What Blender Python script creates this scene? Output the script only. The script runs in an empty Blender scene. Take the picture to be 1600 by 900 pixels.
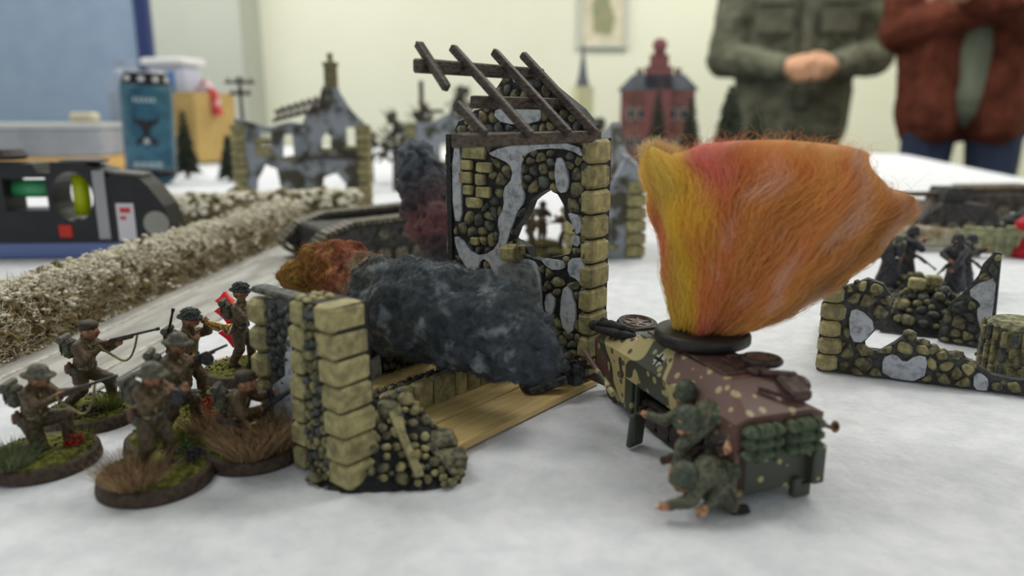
import bpy, math, random
import numpy as np
from mathutils import Vector, Matrix, noise as mnoise
from mathutils.geometry import tessellate_polygon

# ---------------------------------------------------------------- camera, world, light, exposure
scn = bpy.context.scene
COL = scn.collection
F_PX, CAM_H, PITCH = 1156.0, 81.0, math.radians(13)      # focal length in pixels of a 1600 wide frame, millimetres above the table
MM = 0.001
cam_data = bpy.data.cameras.new('camera'); cam = bpy.data.objects.new('camera', cam_data); COL.objects.link(cam)
cam.location = (0, 0, CAM_H * MM); cam.rotation_euler = (math.pi / 2 - PITCH, 0, 0)
cam_data.sensor_width = 36; cam_data.lens = 36 * F_PX / 1600
cam_data.clip_start = 0.005; cam_data.clip_end = 30
cam_data.dof.use_dof = True; cam_data.dof.focus_distance = 0.222; cam_data.dof.aperture_fstop = 9.6
scn.camera = cam
world = bpy.data.worlds.new('world'); scn.world = world; world.use_nodes = True
world.node_tree.nodes['Background'].inputs['Color'].default_value = (0.86, 0.93, 1.0, 1)
world.node_tree.nodes['Background'].inputs['Strength'].default_value = 0.42
def area_light(name, loc, size, power, color, rot=(0, 0, 0)):
    l = bpy.data.lights.new(name, 'AREA'); l.shape = 'RECTANGLE'; l.size, l.size_y = size; l.energy = power; l.color = color
    o = bpy.data.objects.new(name, l); COL.objects.link(o); o.location = loc; o.rotation_euler = rot
    return o
WARM = (1.0, 0.985, 0.93)
for lx, ly, pw_ in ((-1.3, 1.0, 17), (1.2, 1.0, 17), (-1.3, 2.7, 27), (1.2, 2.7, 27)):
    area_light('ceiling_panel_light', (lx, ly, 1.93), (1.2, 0.6), pw_, WARM)
scn.view_settings.view_transform = 'Standard'; scn.view_settings.look = 'None'
scn.view_settings.gamma = 1; scn.view_settings.use_curve_mapping = False
scn.view_settings.exposure = 0.3

# ---------------------------------------------------------------- measuring helpers (millimetres)
SP, CP = math.sin(PITCH), math.cos(PITCH)
def G(u, v, z=0.0):
    t = (v - 450) / F_PX; D = (CAM_H - z) / (SP + t * CP)
    return Vector((D * (u - 800) / F_PX, D * (CP - t * SP), z))
def A(u, v, D):
    t = (v - 450) / F_PX
    return Vector((D * (u - 800) / F_PX, D * (CP - t * SP), CAM_H - D * (SP + t * CP)))
def lin(c):
    return tuple((x / 255 / 12.92) if x / 255 <= 0.04045 else ((x / 255 + 0.055) / 1.055) ** 2.4 for x in c)

# ---------------------------------------------------------------- materials
_mats = {}
def M(name, col, rough=0.65, col2=None, scale=0.6, bump=0.0, metal=0.0, attr=False, spec=0.35, detail=5, contrast=(0.38, 0.62),
      aniso=None, translucent=0.0, bscale=None, bdist=0.3):
    """procedural material; noise scales are per millimetre"""
    if name in _mats: return _mats[name]
    m = bpy.data.materials.new(name); m.use_nodes = True; nt = m.node_tree; n = nt.nodes; L = nt.links
    b = n['Principled BSDF']; b.inputs['Roughness'].default_value = rough; b.inputs['Metallic'].default_value = metal
    b.inputs['Specular IOR Level'].default_value = spec
    tc = n.new('ShaderNodeTexCoord'); mp = n.new('ShaderNodeMapping'); L.new(tc.outputs['Object'], mp.inputs['Vector'])
    a = aniso or (1, 1, 1); mp.inputs['Scale'].default_value = (1000 * a[0], 1000 * a[1], 1000 * a[2])
    c = lin(col) + (1,)
    if attr:
        at = n.new('ShaderNodeAttribute'); at.attribute_name = 'Col'; src = at.outputs['Color']
    if col2 is not None:
        nz = n.new('ShaderNodeTexNoise'); nz.inputs['Scale'].default_value = scale; nz.inputs['Detail'].default_value = detail
        nz.inputs['Roughness'].default_value = 0.6
        L.new(mp.outputs[0], nz.inputs['Vector'])
        rp = n.new('ShaderNodeValToRGB'); rp.color_ramp.elements[0].position, rp.color_ramp.elements[1].position = contrast
        L.new(nz.outputs[0], rp.inputs[0])
        if attr:
            mx = n.new('ShaderNodeMix'); mx.data_type = 'RGBA'; mx.blend_type = 'MULTIPLY'; mx.inputs[0].default_value = 1
            rp.color_ramp.elements[0].color = lin(col2) + (1,); rp.color_ramp.elements[1].color = c
            L.new(src, mx.inputs[6]); L.new(rp.outputs[0], mx.inputs[7]); out = mx.outputs[2]
        else:
            rp.color_ramp.elements[0].color = lin(col2) + (1,); rp.color_ramp.elements[1].color = c; out = rp.outputs[0]
        L.new(out, b.inputs['Base Color'])
    elif attr: L.new(src, b.inputs['Base Color'])
    else: b.inputs['Base Color'].default_value = c
    if bump:
        bz = n.new('ShaderNodeTexNoise'); bz.inputs['Scale'].default_value = bscale or scale * 2; bz.inputs['Detail'].default_value = 6
        L.new(mp.outputs[0], bz.inputs['Vector'])
        bp = n.new('ShaderNodeBump'); bp.inputs['Strength'].default_value = bump; bp.inputs['Distance'].default_value = bdist * MM
        L.new(bz.outputs[0], bp.inputs['Height']); L.new(bp.outputs[0], b.inputs['Normal'])
    if translucent:
        tr = n.new('ShaderNodeBsdfTranslucent'); ms = n.new('ShaderNodeMixShader'); ms.inputs[0].default_value = translucent
        if b.inputs['Base Color'].is_linked: L.new(b.inputs['Base Color'].links[0].from_socket, tr.inputs['Color'])
        else: tr.inputs['Color'].default_value = c
        L.new(b.outputs[0], ms.inputs[1]); L.new(tr.outputs[0], ms.inputs[2]); L.new(ms.outputs[0], n['Material Output'].inputs['Surface'])
    _mats[name] = m
    return m
def glass(name, col, rough=0.05, ior=1.45):
    m = bpy.data.materials.new(name); m.use_nodes = True; b = m.node_tree.nodes['Principled BSDF']
    b.inputs['Base Color'].default_value = lin(col) + (1,); b.inputs['Transmission Weight'].default_value = 1.0
    b.inputs['Roughness'].default_value = rough; b.inputs['IOR'].default_value = ior
    return m

# ---------------------------------------------------------------- mesh building (millimetres in, metres out)
class MB:
    def __init__(s): s.v = []; s.f = []; s.c = []
    def add(s, vs, fs, col=None):
        k = len(s.v); s.v += [tuple(p) for p in vs]; s.f += [tuple(i + k for i in f) for f in fs]
        s.c += [col or (1, 1, 1)] * len(vs)
        return s
    def box(s, c, size, R=None, col=None, taper=1.0, bev=0.0):
        x, y, z = (q / 2 for q in size); R = R or Matrix.Identity(3); c = Vector(c)
        if bev <= 0:
            vs = [Vector((sx * x * (taper if sz > 0 else 1), sy * y * (taper if sz > 0 else 1), sz * z)) for sz in (-1, 1) for sx, sy in ((-1, -1), (1, -1), (1, 1), (-1, 1))]
            fs = [(3, 2, 1, 0), (4, 5, 6, 7)] + [(i, (i + 1) % 4, (i + 1) % 4 + 4, i + 4) for i in range(4)]
        else:
            b = min(bev, x * .9, y * .9, z * .9); vs = []
            def ring(zz, ins):
                X, Y = x - ins, y - ins
                return [(-X + b, -Y, zz), (X - b, -Y, zz), (X, -Y + b, zz), (X, Y - b, zz), (X - b, Y, zz), (-X + b, Y, zz), (-X, Y - b, zz), (-X, -Y + b, zz)]
            vs = [Vector(p) for p in ring(-z, b * .9) + ring(-z + b, 0) + ring(z - b, 0) + ring(z, b * .9)]
            fs = [tuple(reversed(range(8))), tuple(range(24, 32))]
            for k in range(3):
                for i in range(8): fs.append((k * 8 + i, k * 8 + (i + 1) % 8, k * 8 + 8 + (i + 1) % 8, k * 8 + 8 + i))
        return s.add([R @ p + c for p in vs], fs, col)
    def tube(s, pts, radii, n=8, col=None, closed=False, cap=True, flat=1.0):
        pts = [Vector(p) for p in pts]
        if not hasattr(radii, '__len__'): radii = [radii] * len(pts)
        vs = []; up = None; K = len(pts)
        for i, p in enumerate(pts):
            if closed: d = pts[(i + 1) % K] - pts[i - 1]
            else: d = (pts[min(i + 1, K - 1)] - pts[max(i - 1, 0)])
            d = d.normalized() if d.length > 1e-9 else Vector((0, 0, 1))
            if up is None: up = Vector((0, 0, 1)) if abs(d.z) < .9 else Vector((1, 0, 0))
            a = d.cross(up).normalized(); b = a.cross(d).normalized(); up = b
            for j in range(n):
                t = 2 * math.pi * j / n; vs.append(p + (a * math.cos(t) + b * math.sin(t) * flat) * radii[i])
        fs = []
        for i in range(K if closed else K - 1):
            for j in range(n):
                i2 = (i + 1) % K
                fs.append((i * n + j, i * n + (j + 1) % n, i2 * n + (j + 1) % n, i2 * n + j))
        if cap and not closed: fs += [tuple(range(n))[::-1], tuple(range((K - 1) * n, K * n))]
        return s.add(vs, fs, col)
    def lathe(s, c, prof, n=24, R=None, col=None, sx=1.0, sy=1.0):
        R = R or Matrix.Identity(3); c = Vector(c); vs = []; K = len(prof)
        for r, z in prof:
            for j in range(n):
                t = 2 * math.pi * j / n; vs.append(R @ Vector((r * math.cos(t) * sx, r * math.sin(t) * sy, z)) + c)
        fs = [(i * n + j, i * n + (j + 1) % n, (i + 1) * n + (j + 1) % n, (i + 1) * n + j) for i in range(K - 1) for j in range(n)]
        if prof[0][0] > 1e-4: fs.append(tuple(range(n))[::-1])
        if prof[-1][0] > 1e-4: fs.append(tuple(range((K - 1) * n, K * n)))
        return s.add(vs, fs, col)
    def ball(s, c, r, n=10, k=6, R=None, col=None):
        if not hasattr(r, '__len__'): r = (r, r, r)
        R = R or Matrix.Identity(3); c = Vector(c); vs = []
        for i in range(k + 1):
            p = math.pi * i / k
            for j in range(n):
                t = 2 * math.pi * j / n
                vs.append(R @ Vector((r[0] * math.sin(p) * math.cos(t), r[1] * math.sin(p) * math.sin(t), -r[2] * math.cos(p))) + c)
        fs = [(i * n + j, i * n + (j + 1) % n, (i + 1) * n + (j + 1) % n, (i + 1) * n + j) for i in range(k) for j in range(n)]
        return s.add(vs, fs, col)
    def capsule(s, p, q, r0, r1, n=10, col=None):
        p, q = Vector(p), Vector(q); d = q - p
        if d.length < 1e-6: return s.ball(p, r0, n, 6, col=col)
        u = d.normalized(); pts = []; rr = []
        for k in range(4):
            a = math.pi / 2 * k / 3.5; pts.append(p - u * r0 * math.cos(a)); rr.append(r0 * max(math.sin(a), .08))
        pts.append(p); rr.append(r0); pts.append(q); rr.append(r1)
        for k in range(3, -1, -1):
            a = math.pi / 2 * k / 3.5; pts.append(q + u * r1 * math.cos(a)); rr.append(r1 * max(math.sin(a), .08))
        return s.tube(pts, rr, n, col)
    def prism(s, poly, z0, z1, frame=None, holes=(), col=None):
        """polygon(s) in the frame's first two axes, extruded along its third from z0 to z1; frame=(origin,ux,uy,uz)"""
        o, ux, uy, uz = frame or (Vector(), Vector((1, 0, 0)), Vector((0, 1, 0)), Vector((0, 0, 1)))
        loops = [list(poly)] + [list(h) for h in holes]; flat = [p for l in loops for p in l]; N = len(flat)
        tris = tessellate_polygon([[Vector((p[0], p[1], 0)) for p in l] for l in loops])
        vs = [o + ux * p[0] + uy * p[1] + uz * z for z in (z0, z1) for p in flat]
        fs = [tuple(t) for t in tris] + [tuple(i + N for i in reversed(t)) for t in tris]; k = 0
        for l in loops:
            m = len(l)
            for i in range(m): fs.append((k + i, k + (i + 1) % m, k + (i + 1) % m + N, k + i + N))
            k += m
        return s.add(vs, fs, col)
    def build(s, name, mat, parent=None, smooth=False, colors=False, kind=None, fix=True):
        me = bpy.data.meshes.new(name); me.from_pydata([(x * MM, y * MM, z * MM) for x, y, z in s.v], [], s.f)
        if fix:
            import bmesh
            bm = bmesh.new(); bm.from_mesh(me); bmesh.ops.recalc_face_normals(bm, faces=bm.faces); bm.to_mesh(me); bm.free()
        if colors:
            at = me.color_attributes.new('Col', 'FLOAT_COLOR', 'POINT')
            at.data.foreach_set('color', [q for c in s.c for q in (*lin(c), 1)])
        if smooth: me.shade_smooth()
        if mat: me.materials.append(mat)
        return link(name, me, parent, kind)
def link(name, data, parent=None, kind=None):
    o = bpy.data.objects.new(name, data); COL.objects.link(o)
    if parent: o.parent = parent
    if kind: o['kind'] = kind
    return o
def smooth_by_angle(o, deg=35):
    me = o.data; me.shade_smooth()
    try: me.set_sharp_from_angle(angle=math.radians(deg))
    except Exception: pass
    return o
def tag(o, label=None, cat=None, group=None, kind=None):
    if label: o['label'] = label
    if cat: o['category'] = cat
    if group: o['group'] = group
    if kind: o['kind'] = kind
    return o
def thing(name, label, cat, loc=(0, 0, 0), rz=0.0, group=None):
    o = bpy.data.objects.new(name, None); COL.objects.link(o); o.empty_display_size = 0.005
    o.location = Vector(loc) * MM; o.rotation_euler = (0, 0, rz)
    return tag(o, label, cat, group)
def Rot(d, up=(0, 0, 1)):
    """3x3 whose x axis is d"""
    x = Vector(d).normalized(); up = Vector(up)
    if abs(x.dot(up)) > .97: up = Vector((0, 1, 0))
    y = up.cross(x).normalized(); z = x.cross(y)
    return Matrix((x, y, z)).transposed()
def rotz(a): return Matrix.Rotation(a, 3, 'Z')

def sdf_color(P, prims):
    best = np.full(len(P), 1e9); out = np.zeros((len(P), 3))
    for pr in prims:
        a = np.array(pr[0]); b = np.array(pr[1]); r0, r1 = pr[2], pr[3]; d = b - a; dd = max((d * d).sum(), 1e-9)
        t = np.clip(((P - a) @ d) / dd, 0, 1); dist = np.linalg.norm(P - (a + t[:, None] * d), axis=1) - (r0 + (r1 - r0) * t)
        m = dist < best; best[m] = dist[m]; out[m] = lin(pr[4])
    return out
_dg = None
def fused(name, prims, mat, parent, voxel, amp=0.0, nscale=0.5, colfn=None, smooth_iter=0, extra=None, kind=None, zmin=None):
    """one continuous skin round a set of tapered limbs: (p, q, r0, r1, colour)"""
    mb = MB()
    for pr in prims: mb.capsule(pr[0], pr[1], pr[2], pr[3])
    if extra: mb.add(extra.v, extra.f)
    o = mb.build(name, None); md = o.modifiers.new('r', 'REMESH'); md.mode = 'VOXEL'; md.voxel_size = voxel * MM
    if smooth_iter:
        sm = o.modifiers.new('s', 'SMOOTH'); sm.iterations = smooth_iter; sm.factor = .5
    bpy.context.view_layer.update()
    dg = bpy.context.evaluated_depsgraph_get(); me = bpy.data.meshes.new_from_object(o.evaluated_get(dg))
    o.modifiers.clear(); old = o.data; o.data = me; bpy.data.meshes.remove(old); me.name = name
    n = len(me.vertices); co = np.empty(n * 3); me.vertices.foreach_get('co', co); co = co.reshape(-1, 3) / MM
    if colfn: C = colfn(co)
    else: C = sdf_color(co, prims)
    if amp:
        no = np.empty(n * 3); me.vertices.foreach_get('normal', no); no = no.reshape(-1, 3)
        h = np.array([mnoise.fractal(Vector(p) * nscale, 1.0, 2.0, 4) for p in co.tolist()])
        co = co + no * (h * amp)[:, None]; me.vertices.foreach_set('co', (co * MM).ravel()); me.update()
    if zmin is not None: co[:, 2] = np.maximum(co[:, 2], zmin); me.vertices.foreach_set('co', (co * MM).ravel()); me.update()
    me.materials.clear(); me.materials.append(mat); me.shade_smooth()
    for a in list(me.color_attributes): me.color_attributes.remove(a)
    at = me.color_attributes.new('Col', 'FLOAT_COLOR', 'POINT')
    at.data.foreach_set('color', np.concatenate([C, np.ones((n, 1))], 1).ravel())
    if parent: o.parent = parent
    if kind: o['kind'] = kind
    return o
def hair(name, P, rad, mat, parent=None, colors=None, kind='stuff', taper=0.35):
    """P: strands x points x 3, millimetres; colours per strand or per point, linear"""
    k, n, _ = P.shape; cu = bpy.data.hair_curves.new(name); cu.add_curves([n] * k)
    cu.attributes['position'].data.foreach_set('vector', (P * MM).astype(np.float32).ravel())
    ra = cu.attributes.get('radius') or cu.attributes.new('radius', 'FLOAT', 'POINT')
    prof = np.linspace(1, taper, n); R = np.broadcast_to(np.asarray(rad).reshape(-1, 1), (k, 1)) * prof[None] * MM
    ra.data.foreach_set('value', np.ascontiguousarray(R, dtype=np.float32).ravel())
    if colors is not None:
        at = cu.attributes.new('Col', 'FLOAT_COLOR', 'POINT')
        c = colors if colors.ndim == 3 else np.repeat(colors[:, None, :], n, 1)
        c = np.concatenate([c, np.ones((k, n, 1))], 2); at.data.foreach_set('color', c.astype(np.float32).ravel())
    cu.materials.append(mat)
    return link(name, cu, parent, kind)
def tuft(name, c, rad, h, k, mat, parent, cols, rng, lean=.5, r=.055, pts=5):
    """a clump of upright fibres round c"""
    a = rng.uniform(0, 2 * np.pi, k); q = np.sqrt(rng.uniform(0, 1, k)) * rad
    b = np.stack([np.cos(a) * q, np.sin(a) * q, np.zeros(k)], 1) + np.array(c)
    d = np.stack([np.cos(a), np.sin(a), np.zeros(k)], 1) * (q / rad)[:, None] * lean + rng.normal(0, .22, (k, 3)); d[:, 2] = 1
    L = h * rng.uniform(.5, 1.1, k); t = np.linspace(0, 1, pts)
    P = b[:, None] + d[:, None] * (t[None, :, None] * L[:, None, None])
    P[:, :, 2] -= (t ** 2)[None] * (L * .25 * lean)[:, None]
    P += rng.normal(0, .12, (k, 1, 3)) * (t ** 2)[None, :, None] * h * .4
    C = np.array([lin(x) for x in cols])[rng.integers(0, len(cols), k)] * rng.uniform(.7, 1.25, (k, 1))
    return hair(name, P, r, mat, parent, C)

# ---------------------------------------------------------------- voronoi stones for the resin walls
def inside(p, poly):
    x, y = p; c = False; j = len(poly) - 1
    for i in range(len(poly)):
        if (poly[i][1] > y) != (poly[j][1] > y) and x < (poly[j][0] - poly[i][0]) * (y - poly[i][1]) / (poly[j][1] - poly[i][1]) + poly[i][0]: c = not c
        j = i
    return c
def voronoi(seeds, box):
    x0, y0, x1, y1 = box; out = []
    for i, (px, py) in enumerate(seeds):
        poly = [(x0, y0), (x1, y0), (x1, y1), (x0, y1)]
        near = sorted((q for q in seeds if q is not seeds[i]), key=lambda q: (q[0] - px) ** 2 + (q[1] - py) ** 2)[:14]
        for qx, qy in near:
            mx, my, dx, dy = (px + qx) / 2, (py + qy) / 2, qx - px, qy - py; new = []
            for k in range(len(poly)):
                a, b = poly[k], poly[(k + 1) % len(poly)]
                da = (a[0] - mx) * dx + (a[1] - my) * dy; db = (b[0] - mx) * dx + (b[1] - my) * dy
                if da <= 0: new.append(a)
                if (da < 0 < db) or (db < 0 < da):
                    t = da / (da - db); new.append((a[0] + (b[0] - a[0]) * t, a[1] + (b[1] - a[1]) * t))
            poly = new
            if len(poly) < 3: break
        out.append(poly)
    return out
def scatter(rng, box, dist, tries=4000):
    pts = []
    x0, y0, x1, y1 = box
    for _ in range(tries):
        p = (rng.uniform(x0, x1), rng.uniform(y0, y1)); d = dist * rng.choice((.62, .85, 1.1, 1.2))
        if all((p[0] - q[0]) ** 2 + (p[1] - q[1]) ** 2 > ((d + q[2]) / 2) ** 2 for q in pts): pts.append((p[0], p[1], d))
    return [(p[0], p[1]) for p in pts]
def pebble(poly, frame, z0, h, mat, parent, name='stone', gap=.28, rng=random):
    cx = sum(p[0] for p in poly) / len(poly); cy = sum(p[1] for p in poly) / len(poly)
    r = max(.3, min(math.hypot(p[0] - cx, p[1] - cy) for p in poly)); k = max(.45, 1 - gap / r)
    P = [(cx + (x - cx) * k, cy + (y - cy) * k) for x, y in poly]
    for it in range(1 if len(P) > 5 else 2):
        Q = []
        for i in range(len(P)):
            a, b = P[i], P[(i + 1) % len(P)]
            if math.hypot(a[0] - b[0], a[1] - b[1]) < .25: Q.append(((a[0] + b[0]) / 2, (a[1] + b[1]) / 2)); continue
            Q += [(a[0] * .72 + b[0] * .28, a[1] * .72 + b[1] * .28), (a[0] * .28 + b[0] * .72, a[1] * .28 + b[1] * .72)]
        P = Q
    if len(P) > 12: P = P[::2]
    if len(P) < 3: return None
    o, ux, uy, uz = frame; vs = []; n = len(P)
    for s, z in ((1, z0), (1, z0 + h * .55), (.66, z0 + h)):
        vs += [o + ux * (cx + (x - cx) * s) + uy * (cy + (y - cy) * s) + uz * z for x, y in P]
    vs.append(o + ux * cx + uy * cy + uz * (z0 + h * 1.08)); m = len(vs) - 1
    fs = [(k2 * n + i, k2 * n + (i + 1) % n, (k2 + 1) * n + (i + 1) % n, (k2 + 1) * n + i) for k2 in range(2) for i in range(n)]
    fs += [(2 * n + i, 2 * n + (i + 1) % n, m) for i in range(n)]
    return MB().add(vs, fs).build(name, mat, parent, smooth=True)
def stonework(rng, frame, box, regions, avoid, dist, z0, h, mats, parent, gap=.28, limit=300, shrink=0.0):
    n = 0
    for poly, (sx, sy) in [(p, s) for s in [scatter(rng, box, dist)] for p, s in zip(voronoi(s, box), s)]:
        if len(poly) < 3: continue
        cx = sum(p[0] for p in poly) / len(poly); cy = sum(p[1] for p in poly) / len(poly)
        if not any(inside((cx, cy), r) for r in regions) or any(inside((cx, cy), r) for r in avoid): continue
        # draw corners that stray out of the region back towards the middle
        P = []
        for x, y in poly:
            for k in (1, .8, .6, .4):
                q = (cx + (x - cx) * k, cy + (y - cy) * k)
                if any(inside(q, r) for r in regions) and not any(inside(q, r) for r in avoid): break
            P.append(q)
        if n >= limit: break
        if pebble(P, frame, z0, h * rng.uniform(.8, 1.2), rng.choice(mats), parent, gap=gap): n += 1
    return n
def block(c, size, mat, parent, name='quoin', R=None, rng=random, bev=None):
    """a worn squared stone"""
    mb = MB().box(c, size, R, bev=bev or min(size) * .2)
    mb.v = [tuple(q + rng.uniform(-.14, .14) for q in p) for p in mb.v]
    return mb.build(name, mat, parent, smooth=False)
def rock(c, r, rng, squash=.75, n=7, k=4):
    mb = MB(); R = Matrix.Rotation(rng.uniform(0, 6.28), 3, 'Z') @ Matrix.Rotation(rng.uniform(-.5, .5), 3, 'X'); mb.ball((0, 0, 0), (r * rng.uniform(.85, 1.3), r * rng.uniform(.75, 1.05), r * squash), n, k, R)
    mb.v = [tuple(Vector(p) * (1 + rng.uniform(-.13, .13)) + Vector(c)) for p in mb.v]
    return mb

rnd = random.Random(7); nrng = np.random.default_rng(7)
# ---------------------------------------------------------------- shared paints
QUOIN = [M('quoin_ochre_a', (178, 168, 118), .6, (134, 126, 88), .35, .25, bscale=2), M('quoin_ochre_b', (166, 157, 110), .6, (118, 111, 80), .4, .25, bscale=2)]
FIELD = [M('stone_olive', (128, 122, 90), .6, (62, 60, 50), .5, .3), M('stone_grey', (96, 99, 94), .6, (44, 47, 47), .5, .3),
         M('stone_khaki', (144, 135, 94), .6, (76, 72, 52), .5, .3), M('stone_dark', (78, 79, 72), .6, (34, 36, 36), .6, .3)]
MORTAR = M('dark_mortar', (46, 47, 47), .7, (24, 25, 26), .8, .3)
PLASTER = M('grey_plaster', (184, 188, 194), .62, (122, 127, 136), .45, .6, bscale=.8, contrast=(.3, .55))
BEAM = M('old_beam', (92, 80, 72), .6, (46, 39, 36), .5, .4, aniso=(1, 1, 3))
CHAR = M('charred_wood', (88, 90, 92), .65, (34, 34, 36), .4, .4)
BALSA = [M('balsa_a', (226, 200, 140), .55, (206, 178, 118), .6, .15, aniso=(1.6, .08, 1)), M('balsa_b', (216, 190, 132), .55, (196, 166, 108), .6, .15, aniso=(1.6, .08, 1))]
def worn_poly(P, k, amp, rng):
    out = []
    for i in range(len(P)):
        a, b = P[i], P[(i + 1) % len(P)]
        for j in range(k):
            t = j / k; out.append((a[0] + (b[0] - a[0]) * t + (rng.uniform(-amp, amp) if j else 0), a[1] + (b[1] - a[1]) * t + (rng.uniform(-amp, amp) if j else 0)))
    return out
def soft(P, it=1, amp=.14):
    for _ in range(it):
        Q = []
        for i in range(len(P)):
            a, b = P[i], P[(i + 1) % len(P)]; Q += [(a[0] * .75 + b[0] * .25, a[1] * .75 + b[1] * .25), (a[0] * .25 + b[0] * .75, a[1] * .25 + b[1] * .75)]
        P = Q
    return [(x + rnd.uniform(-amp, amp), y + rnd.uniform(-amp, amp)) for x, y in P]
def wall_map(o, ux, n):
    """pixel -> (along, up) on an upright plane"""
    def f(u, v):
        d = A(u, v, 1) - Vector((0, 0, CAM_H)); c = Vector((0, 0, CAM_H)); t = (o - c).dot(n) / d.dot(n); p = c + d * t - o
        return (p.dot(ux), p.z)
    return f

# ---------------------------------------------------------------- room
def flat(name, x0, x1, y0, y1, z0, z1, mat, kind='structure'):
    mb = MB().box(((x0 + x1) / 2, (y0 + y1) / 2, (z0 + z1) / 2), (x1 - x0, y1 - y0, z1 - z0)); o = mb.build(name, mat); o['kind'] = kind; return o
CREAM = M('cream_paint', (240, 240, 222), .8, (236, 236, 217), .002, .02)
flat('floor', -3000, 2600, -1500, 4300, -850, -800, M('floor_carpet', (92, 94, 98), .95, (70, 72, 78), .05, .2))
flat('ceiling', -3000, 2600, -1500, 4300, 2000, 2050, M('ceiling_white', (238, 238, 230), .9))
flat('wall_back', -3000, 2600, 4000, 4060, -800, 2000, CREAM)
flat('wall_right', 2500, 2560, -1500, 4000, -800, 2000, CREAM)
flat('wall_left', -2800, -2740, -1500, 4000, -800, 2000, CREAM)
flat('wall_corner_column', -2740, -1290, 3700, 4000, -800, 2000, M('grey_paint', (196, 199, 190), .85, (190, 193, 186), .002))
flat('baseboard_back', -2740, 2500, 3985, 4000, -800, -690, M('white_trim', (225, 225, 215), .5))

# table and its snow cloth
TR = math.radians(-15.2); tc = Vector((-219, 820, 0))
tb = thing('wargaming_table', 'long table carrying the whole snowy battlefield', 'table', (tc.x, tc.y, -30), TR)
MB().box((0, 0, 12), (1660, 2290, 30)).build('table_top', M('table_edge', (150, 120, 90), .5), tb)
for sx in (-1, 1):
    for sy in (-1, 1): MB().box((sx * 780, sy * 1090, -386), (45, 45, 768)).build('leg', M('dark_steel', (50, 50, 54), .4, metal=.6), tb)
sc = MB(); nx, ny = 240, 330
ys = [(-1170 + 2340 * (j / ny) ** 1.0) for j in range(ny + 1)]
def snow_h(x, y):
    return 0.7 * mnoise.fractal(Vector((x * .012, y * .012, 0)), 1, 2, 3)
TRM = Matrix.Rotation(TR, 3, 'Z'); TRI = TRM.inverted()
# finer rows close to the lens
xs = sorted(set([-855 + 1710 * i / 120 for i in range(121)] + [65 + 7 * i for i in range(56)])); ys = sorted(set([-1170 + 2340 * j / 130 for j in range(131)] + [-860 + 7 * i for i in range(80)]))
vs = []
for y in ys:
    for x in xs:
        e = max(abs(x) - 838, 0) + max(abs(y) - 1150, 0)
        vs.append((x, y, -.35 + snow_h(x, y) * .4 - e * .5))
W = len(xs); sc.add(vs, [(j * W + i, j * W + i + 1, (j + 1) * W + i + 1, (j + 1) * W + i) for j in range(len(ys) - 1) for i in range(W - 1)])
SNOW = M('snow_felt', (226, 227, 232), .95, (212, 214, 221), .12, .5, spec=.1, bscale=.5, bdist=.8, detail=8)
sn = sc.build('snow_cloth', SNOW, None, smooth=True, fix=False)
sn.location = Vector((tc.x, tc.y, 0)) * MM; sn.rotation_euler = (0, 0, TR); tag(sn, 'white felt snow cloth spread over the whole table', 'cloth')
# loose fibre nap near the lens
k = 9000; px = nrng.uniform(-230, 300, k); py = nrng.uniform(95, 330, k)
P = np.zeros((k, 5, 3)); P[:, 0, 0] = px; P[:, 0, 1] = py; P[:, 0, 2] = -.1
d = nrng.normal(0, 1, (k, 3)); d[:, 2] = np.abs(d[:, 2]) * .28
for i in range(1, 5):
    P[:, i] = P[:, i - 1] + d * .5; d = d + nrng.normal(0, .7, (k, 3)); d[:, 2] *= .5
P[:, :, 2] = np.clip(P[:, :, 2], -.2, .8)
nap = hair('snow_fibres', P, .028, M('snow_fibre', (236, 236, 240), .9, spec=.1), None); nap['label'] = 'fine loose white fibres lying on the snow cloth'; nap['category'] = 'fibres'

# ---------------------------------------------------------------- the ruined stone house in the middle
HO = Vector((23, 215, 0)); HR = math.radians(-39.5)
HX = Vector((math.cos(HR), math.sin(HR), 0)); HY = Vector((-math.sin(HR), math.cos(HR), 0)); Z3 = Vector((0, 0, 1))
house = thing('ruined_stone_house', 'bombed out stone house with bare roof beams on a wooden plank floor', 'model house', HO, HR)
XZ = lambda y, s=-1: (Vector((0, y, 0)), Vector((1, 0, 0)), Vector((0, 0, 1)), Vector((0, s, 0)))      # upright frame in house space facing -y
YZ = lambda x, s=1: (Vector((x, 0, 0)), Vector((0, 1, 0)), Vector((0, 0, 1)), Vector((s, 0, 0)))
# plank floor
for i, (x0, x1) in enumerate(((-58, -44.5), (-44, -29.6), (-29, -13), (-12.4, 1.5))):
    MB().box(((x0 + x1) / 2, (-84 + (14 if i == 3 else 0) + 4.5) / 2, 1.1), (x1 - x0, 88.5 - (14 if i == 3 else 0), 2.0), bev=.3).build('plank', BALSA[i % 2], house)
gm = wall_map(HO, HX, -HY)
zm = lambda pts: [gm(660 + x / 2.3688, 200 + y / 2.3688) for x, y in pts]
outline = [(-56, 1), (0, 1), (0, 74)] + [gm(*p) for p in ((925, 196), (905, 170), (880, 150), (850, 125), (828, 112), (800, 108), (786, 122), (777, 136), (764, 150), (758, 168), (742, 172), (728, 186), (716, 190))] + [(-56, 74)]
hole = zm([(330, 410), (345, 370), (380, 320), (400, 270), (440, 240), (470, 225), (500, 245), (525, 290), (530, 340), (555, 360), (570, 400), (555, 430), (545, 465), (500, 475), (440, 490), (400, 480), (385, 440), (350, 420)])
hole = worn_poly(hole, 2, .25, rnd)
slit = zm([(190, 125), (205, 125), (205, 245), (190, 245)])
gw = MB().prism(outline, -3.6, 0, XZ(0, -1), [hole, slit]).build('gable_wall', MORTAR, house)
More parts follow.
